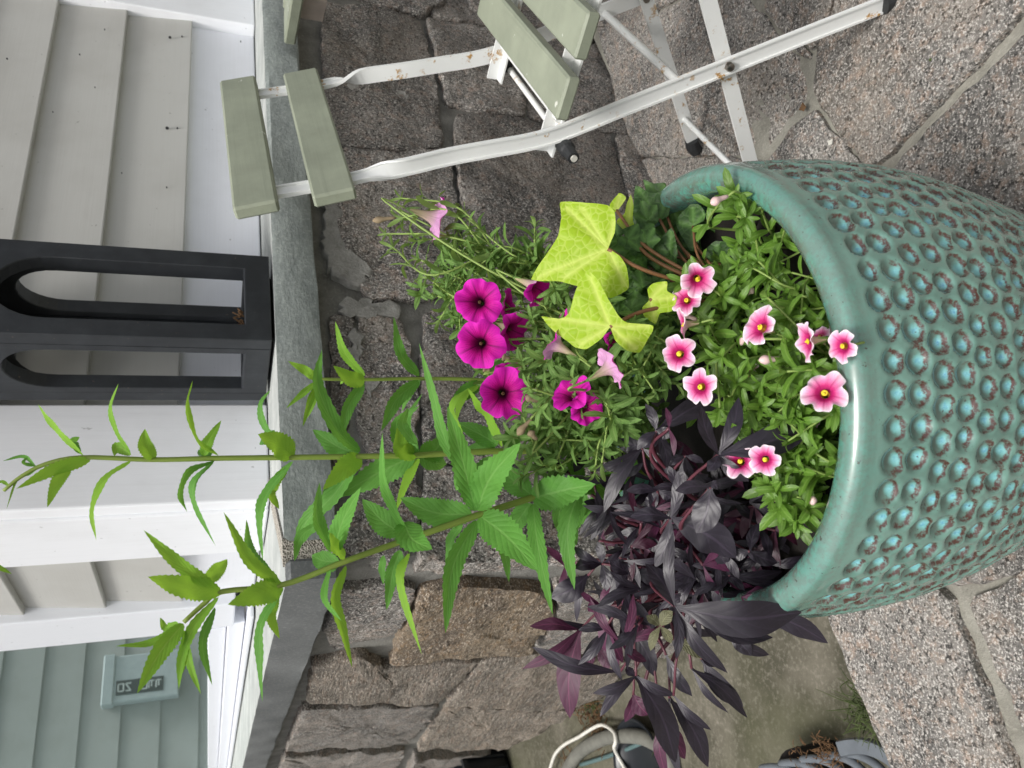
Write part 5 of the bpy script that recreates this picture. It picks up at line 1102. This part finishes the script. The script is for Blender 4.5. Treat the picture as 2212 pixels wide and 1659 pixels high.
mbx = MB(); mbx.lathe([(.0, -.14), (.08, -.12), (.13, -.08), (.14, -.04), (.10, -.03), (.0, -.05)], 14); mbx.lathe([(.0, .06), (.04, .05), (.06, .01), (.05, -.06)], 8, (np.array([.04, .02, 0]), np.array([1., 0, 0]), np.array([0, 1., 0]), EZ)); THR = mesh_of('throat', mbx.v, mbx.f, True, mbx.uv, None, M['cali_throat'])
mbx = MB(); mbx.lathe([(.0, -.40), (.06, -.39), (.07, -.36), (.0, -.34)], 10)
for i in range(5): a = i * 1.256; mbx.tube([(.03 * math.cos(a), .03 * math.sin(a), -.5), (.04 * math.cos(a), .04 * math.sin(a), -.26)], [.010, .016], 5)
STA = mesh_of('stamens', mbx.v, mbx.f, True, mbx.uv, None, M['dry'])
def flower(parent, d, px, z, face, meshes, cal, i, root, stem_m, extra=None, bend=.02):
    c = at(d[0], d[1], z); rt, up, tw = face; f = nrm(_R * rt + _U * up - nrm(ray(*d)) * tw); R = px / 2 / FOC * z
    x = nrm(np.cross([.31, .55, .77], f)); a = i * 1.7; y = np.cross(f, x); x, y = x * math.cos(a) + y * math.sin(a), y * math.cos(a) - x * math.sin(a)
    mw = Matrix(((x[0], y[0], f[0], c[0]), (x[1], y[1], f[1], c[1]), (x[2], y[2], f[2], c[2]), (0, 0, 0, 1))) @ Matrix.Scale(R, 4)
    o = link('flower', meshes[i % len(meshes)], parent); o.matrix_parent_inverse = parent.matrix_basis.inverted(); o.matrix_basis = mw
    q = link('calyx', cal, o); q.matrix_basis = Matrix.Identity(4)
    if extra is not None: link(extra.name, extra, o)
    tail = c - f * R * (1.5 if cal is PCx else 1.06)
    mb = MB(); mb.tube(bez([tail, tail - f * R * .8 + EZ * .002, (tail + root) / 2 + EZ * bend, root], 16), [.0009] * 6 + [.0012] * 10, 5); mb.build('stem', stem_m, parent, True)
pet = empty('petunia', tuple(at(1350, 720, .74))); tag(pet, 'magenta petunia with trailing pale green stems at the back of the planter', 'petunia')
PR = at(1370, 730, .72); PR2 = at(1400, 860, .68)
for i, (d, px, z, face) in enumerate([((1034, 651), 104, .71, (.08, .12, 1)), ((1037, 743), 110, .68, (-.05, .10, 1)), ((1089, 851), 112, .66, (-.05, -.12, 1)), ((1112, 716), 92, .71, (-.35, -.75, .65)), ((1100, 664), 84, .73, (.1, -.95, .28)), ((1165, 622), 92, .70, (-.35, -.85, .40)), ((1195, 742), 88, .64, (.45, .80, -.25)), ((1322, 792), 92, .58, (.45, -.82, -.22)), ((1232, 848), 90, .62, (.50, .35, .62)), ((1268, 884), 78, .63, (-.3, -.35, .7)), ((1225, 700), 70, .69, (.2, .5, .55)), ((1330, 730), 60, .66, (-.2, -.5, .55)), ((948, 474), 100, .755, (-.30, -.88, -.30)), ((1098, 800), 60, .70, (.6, .2, .6))]):
    flower(pet, d, px, z, face, PM, PCx, i, PR if d[1] < 780 else PR2, M['pale_stem'], STA, .03)
cal = empty('calibrachoa', tuple(at(1660, 850, .62))); tag(cal, 'pink and white calibrachoa with yellow throats filling the front of the planter', 'calibrachoa')
CR = at(1690, 850, .63)
for i, (d, px, z, face) in enumerate([((1508, 604), 84, .61, (-.25, -.35, .9)), ((1482, 648), 74, .62, (.0, .35, .8)), ((1474, 702), 82, .59, (.15, .96, -.05)), ((1466, 764), 88, .59, (-.05, .25, 1)), ((1640, 706), 100, .545, (.28, .82, .50)), ((1742, 738), 98, .515, (.10, 1.0, -.02)), ((1768, 726), 60, .54, (.5, .6, .3)), ((1818, 748), 84, .50, (.0, .72, .55)), ((1511, 836), 88, .58, (.1, .62, .75)), ((1781, 848), 104, .51, (.05, .12, 1)), ((1652, 993), 78, .545, (.1, .1, 1)), ((1598, 996), 84, .56, (.15, .35, .85)), ((1620, 808), 56, .61, (.1, .9, .3)), ((1756, 912), 36, .57, (.3, .2, .6))]):
    r_ = at(d[0] + 120, d[1] + 20, z + .08) if d[0] < 1640 else at(d[0] - 10, d[1] + 40, z + .09)
    flower(cal, d, px * .94, z, (face[0] + .28 * math.sin(i * 2.3), face[1] + .12 * math.cos(i * 1.9), face[2]), CM, CCx, i, r_, M['pale_stem'], THR, .012)
# closed buds and spent flowers
def bud(parent, a, b, za, zb, r, m, root, stem_m, name='bud'):
    p, q = at(a[0], a[1], za), at(b[0], b[1], zb); mb = MB(); mb.tube(bez([p, (p + q) / 2 + EZ * .001, q], 9), [r * .35, r * .5, r * .55, r * .6, r * .75, r, r * 1.05, r * .8, r * .25], 8); mb.build(name, m, parent, True)
    s = MB(); s.tube(bez([p, p + (p - q) * .6, root], 10), .001, 5); s.build('stem', stem_m, parent, True)
for a, b, za in (((1215, 760), (1190, 738), .70), ((1150, 905), (1118, 940), .64), ((1168, 868), (1135, 856), .645), ((1160, 950), (1145, 930), .63), ((1102, 775), (1085, 770), .68), ((855, 470), (805, 477), .80), ((1060, 690), (1040, 700), .74), ((1060, 800), (1045, 795), .69), ((1280, 655), (1265, 610), .69)): bud(pet, a, b, za, za, .0035, M['bud'], PR, M['pale_stem'])
for a, b, za in (((1572, 424), (1536, 440), .58), ((1690, 775), (1640, 778), .56), ((1640, 690), (1600, 745), .60), ((1610, 640), (1628, 622), .62), ((1740, 1078), (1765, 1082), .56), ((1505, 690), (1470, 675), .64)): bud(cal, a, b, za, za - .005, .0034, M['cali_bud'], at(a[0] + 60, a[1] + 20, za + .06), M['pale_stem'])

# ------------------------------------------------------------------ small leaves on shoots
def small_leaf_mesh(name, m, wprof, w, fold, n=8, cols=3, droop=.12):
    mb = MB(); blade(mb, [np.array([0, 0, 0.]), np.array([.5, 0, .06]), np.array([1, 0, -droop])], w, 0, n, cols, wprof, 0, fold, up=EZ)
    return mesh_of(name, mb.v, mb.f, True, mb.uv, None, m)
def wp_spoon(u): return (max(u, 0) ** .7) * (max(1 - u, 0) ** .5) * 1.75 + .08 * (1 - u)
CLM = [small_leaf_mesh('small_leaf', M['cali_leaf'], wp_spoon, .36, .30, droop=d) for d in (.05, .16, .28)]
PLM = [small_leaf_mesh('petunia_leaf', M['pet_leaf'], wp_spoon, .28, .25, droop=d) for d in (.05, .18, .30)]
class Foliage:
    def __init__(s, parent, meshes, stem_m, seed): s.p = parent; s.m = meshes; s.sm = stem_m; s.leaves = []; s.rng = random.Random(seed); s.st = MB(); s.nst = 0
    def leaf(s, p, d, up, ln):
        d = nrm(d); y = np.cross(up, d)
        if np.linalg.norm(y) < 1e-3: y = np.cross([1, 0, 0], d)
        y = nrm(y); z = np.cross(d, y); s.leaves.append((np.asarray(p), d, y, z, ln, s.rng.randrange(len(s.m))))
    def shoot(s, base, tip, pairs, ln, bend=.01, rosette=4, r=.0009, start=.35, own=False):
        rng = s.rng; base, tip = np.asarray(base), np.asarray(tip); L = np.linalg.norm(tip - base)
        P = bez([base, (base + tip) / 2 + EZ * bend + np.array([rng.gauss(0, .17), rng.gauss(0, .17), rng.gauss(0, .10)]) * L, tip], 14)
        if own:
            mb = MB(); mb.tube(P, list(np.linspace(r * 1.3, r, 14)), 5); mb.build('stem', s.sm, s.p, True)
        else: s.st.tube(P, list(np.linspace(r * 1.3, r, 14)), 4)
        ph = rng.uniform(0, 6)
        for i in range(pairs):
            u = start + (1 - start) * (i + rng.uniform(0, .5)) / pairs; x = min(12.99, u * 13); k = int(x); q = P[k] + (P[k + 1] - P[k]) * (x - k); t = nrm(P[k + 1] - P[k])
            a = nrm(np.cross(t, [.2, .5, .8])); b = np.cross(t, a); ph += 1.6 + rng.uniform(-.4, .4)
            for sg in (0, math.pi):
                d = a * math.cos(ph + sg) + b * math.sin(ph + sg); s.leaf(q, d * .8 + t * rng.uniform(.15, .7) + EZ * rng.uniform(-.1, .3), t + EZ * .6 - nrm(q - CAM) * .5, ln * rng.uniform(.75, 1.2) * (1.1 - .35 * u))
        t = nrm(P[-1] - P[-3]); a = nrm(np.cross(t, [.2, .5, .8])); b = np.cross(t, a)
        for i in range(rosette):
            w = 2 * math.pi * i / rosette + ph; s.leaf(tip, (a * math.cos(w) + b * math.sin(w)) * .8 + t * rng.uniform(.4, 1.0), t, ln * rng.uniform(.4, .7))
    def finish(s, keep, stuff_name):
        def size(l): return l[4] / max(.05, np.dot(l[0] - CAM, _F))
        vis = sorted(s.leaves, key=lambda l: -size(l) + .9 * max(0, np.dot(l[0] - CAM, _F) - .62)); inv = s.p.matrix_basis.inverted()
        for p, d, y, z, ln, k in vis[:keep]:
            o = link('leaf', s.m[k], s.p); o.matrix_parent_inverse = inv
            o.matrix_basis = Matrix(((d[0] * ln, y[0] * ln, z[0] * ln, p[0]), (d[1] * ln, y[1] * ln, z[1] * ln, p[1]), (d[2] * ln, y[2] * ln, z[2] * ln, p[2]), (0, 0, 0, 1)))
        rest = vis[keep:]
        if rest:
            V = []; F = []; UV = []; base = 0; cache = []
            for me in s.m:
                co = np.array([v.co for v in me.vertices]); fc = [tuple(p.vertices) for p in me.polygons]; uvv = np.zeros((len(co), 2)); ul = me.uv_layers[0].data
                for lp in me.loops: uvv[lp.vertex_index] = ul[lp.index].uv
                cache.append((co, fc, uvv))
            for p, d, y, z, ln, k in rest:
                co, fc, uvv = cache[k]; V.append(p + ln * (co[:, :1] * d + co[:, 1:2] * y + co[:, 2:3] * z)); F += [tuple(i + base for i in q) for q in fc]; UV.append(uvv); base += len(co)
            me = mesh_of(stuff_name, np.concatenate(V), F, True, np.concatenate(UV), None, s.m[0].materials[0]); o = link(stuff_name, me, s.p); o.matrix_parent_inverse = inv; o['kind'] = 'stuff'
        if s.st.v: o = s.st.build('thin_stems', s.sm, s.p, True); o['kind'] = 'stuff'
def inside(p, poly):
    c = False
    for i in range(len(poly)):
        a, b = poly[i], poly[i - 1]
        if (a[1] > p[1]) != (b[1] > p[1]) and p[0] < (b[0] - a[0]) * (p[1] - a[1]) / (b[1] - a[1]) + a[0]: c = not c
    return c
fo = Foliage(cal, CLM, M['pale_stem'], 5); rng = random.Random(15)
CREG = [(1455, 690), (1475, 600), (1545, 560), (1600, 500), (1660, 490), (1725, 600), (1775, 720), (1800, 830), (1805, 930), (1795, 1030), (1770, 1120), (1725, 1160), (1690, 1120), (1640, 1050), (1590, 900), (1500, 870), (1440, 800)]
tips = []; tries = 0
while len(tips) < 105 and tries < 20000:
    tries += 1; d = (rng.uniform(1430, 1810), rng.uniform(480, 1170))
    if not inside(d, CREG) or any((d[0] - q[0]) ** 2 + (d[1] - q[1]) ** 2 < 19 ** 2 for q in tips): continue
    tips.append(d)
for i, d in enumerate(tips):
    hh = rng.choice([.0, .008, .018, -.012, -.02, -.03]) ; tip = on_plane(d[0], d[1], PN, PC + PN * hh)
    rv = tip - PC; rv = rv - PN * np.dot(rv, PN); rl = np.linalg.norm(rv)
    if rl > .150: tip = tip - rv * (rl - .150) / rl
    base_ = tip - PN * rng.uniform(.05, .09) + np.array([rng.gauss(0, .015), rng.gauss(0, .015) + .012, 0])
    fo.shoot(base_, tip, rng.randint(3, 4), rng.uniform(.021, .031), .005, 4, .0009, .15)
for d, z in (((1805, 885), .525), ((1810, 800), .53), ((1838, 828), .522), ((1560, 430), .60), ((1590, 425), .595), ((1610, 470), .60), ((1640, 440), .60), ((1640, 560), .60), ((1660, 600), .60), ((1745, 1100), .56), ((1720, 1130), .57), ((1690, 1090), .565), ((1660, 1050), .56), ((1555, 880), .585), ((1590, 930), .575), ((1480, 610), .63), ((1530, 700), .60), ((1560, 640), .61), ((1700, 690), .565), ((1700, 790), .555), ((1590, 830), .585), ((1640, 880), .56), ((1690, 900), .555), ((1755, 790), .54), ((1560, 770), .59)):
    tip = at(d[0], d[1], z); fo.shoot(tip + np.array([rng.gauss(0, .01), .05, -.06]), tip, 3, .0265, .006, 5, .001, .3, own=True)
fo.finish(290, 'small_foliage')

fp = Foliage(pet, PLM, M['pale_stem'], 6)
PT = [((1080, 560), [(868, 428), (836, 505), (850, 535), (872, 470)], .80), ((1120, 640), [(905, 560), (925, 600), (945, 640), (950, 690), (960, 575), (900, 520), (985, 540)], .79), ((1190, 600), [(1005, 468), (1020, 500), (1065, 560), (1092, 552), (1078, 600), (1155, 492), (1120, 560), (1160, 530), (1040, 570), (1135, 610), (1185, 560)], .77),
      ((1300, 720), [(1150, 690), (1180, 720), (1130, 745), (1160, 770), (1190, 800), (1220, 780), (1250, 760), (1140, 800), (1175, 660), (1200, 690), (1060, 700), (1055, 770), (1050, 800), (1120, 770)], .72),
      ((1360, 850), [(1110, 945), (1150, 985), (1200, 1000), (1240, 970), (1290, 940), (1320, 890), (1350, 880), (1285, 1020), (1235, 905), (1190, 920), (1170, 880), (1330, 830), (1390, 860), (1365, 800), (1260, 930), (1210, 950), (1300, 1000), (1130, 900), (1150, 840), (1240, 820), (1280, 840), (1270, 905), (1220, 870), (1345, 920), (1380, 830), (1310, 870)], .64),
      ((1420, 780), [(1400, 740), (1420, 700), (1440, 740), (1390, 790), (1430, 800), (1350, 720), (1370, 700), (1460, 830), (1410, 840)], .64)]
rng = random.Random(16)
for b, tps, z in PT:
    for j, d in enumerate(tps):
        zt = z + rng.uniform(-.02, .02); zb = min(.76, z + .04)
        fp.shoot(at(b[0] + rng.uniform(-25, 25), b[1] + rng.uniform(-30, 30), zb), at(d[0], d[1], zt), rng.randint(6, 8), rng.uniform(.020, .030), .012, 5, .0009, .08, own=(z > .75 or j % 3 == 0))
for i in range(120):
    if i < 90: b = (rng.uniform(1200, 1440), rng.uniform(640, 1000)); d = (b[0] - rng.uniform(-20, 90), b[1] + rng.uniform(-70, 70)); z = rng.uniform(.66, .74)
    else: b = (rng.uniform(1000, 1240), rng.uniform(540, 700)); d = (b[0] - rng.uniform(20, 100), b[1] + rng.uniform(-60, 60)); z = rng.uniform(.77, .82)
    fp.shoot(at(b[0], b[1], z + .03), at(d[0], d[1], z), rng.randint(4, 6), rng.uniform(.018, .028), .012, 4, .0008, .1)
fp.finish(290, 'small_foliage')

# ------------------------------------------------------------------ small litter on the patio
rng = random.Random(31)
def chip(name, m, d, r, label, cat, n=7, h=.0015):
    p = pc(d) + EZ * .002; mb = MB(); ring = [(p[0] + r * rng.uniform(.5, 1.2) * math.cos(2 * math.pi * i / n), p[1] + r * rng.uniform(.5, 1.2) * math.sin(2 * math.pi * i / n)) for i in range(n)]
    v = [(x, y, p[2] + .001) for x, y in ring] + [(x * .8 + p[0] * .2, y * .8 + p[1] * .2, p[2] + .001 + h) for x, y in ring]
    mb.add(v, [tuple(range(n, 2 * n))] + [(i, (i + 1) % n, n + (i + 1) % n, n + i) for i in range(n)]); o = mb.build(name, m); tag(o, label, cat); return o
chip('bird_dropping', M['cable'], (1797, 308), .007, 'white splash on the flagstone above the planter', 'splash')
chip('green_leaf_scrap', M['moss'], (2014, 130), .003, 'tiny green leaf scrap on the pale patio joint', 'leaf scrap')
chip('brown_leaf_scrap', M['dry'], (1737, 233), .007, 'brown leaf scrap at the meeting of three patio joints', 'leaf scrap')
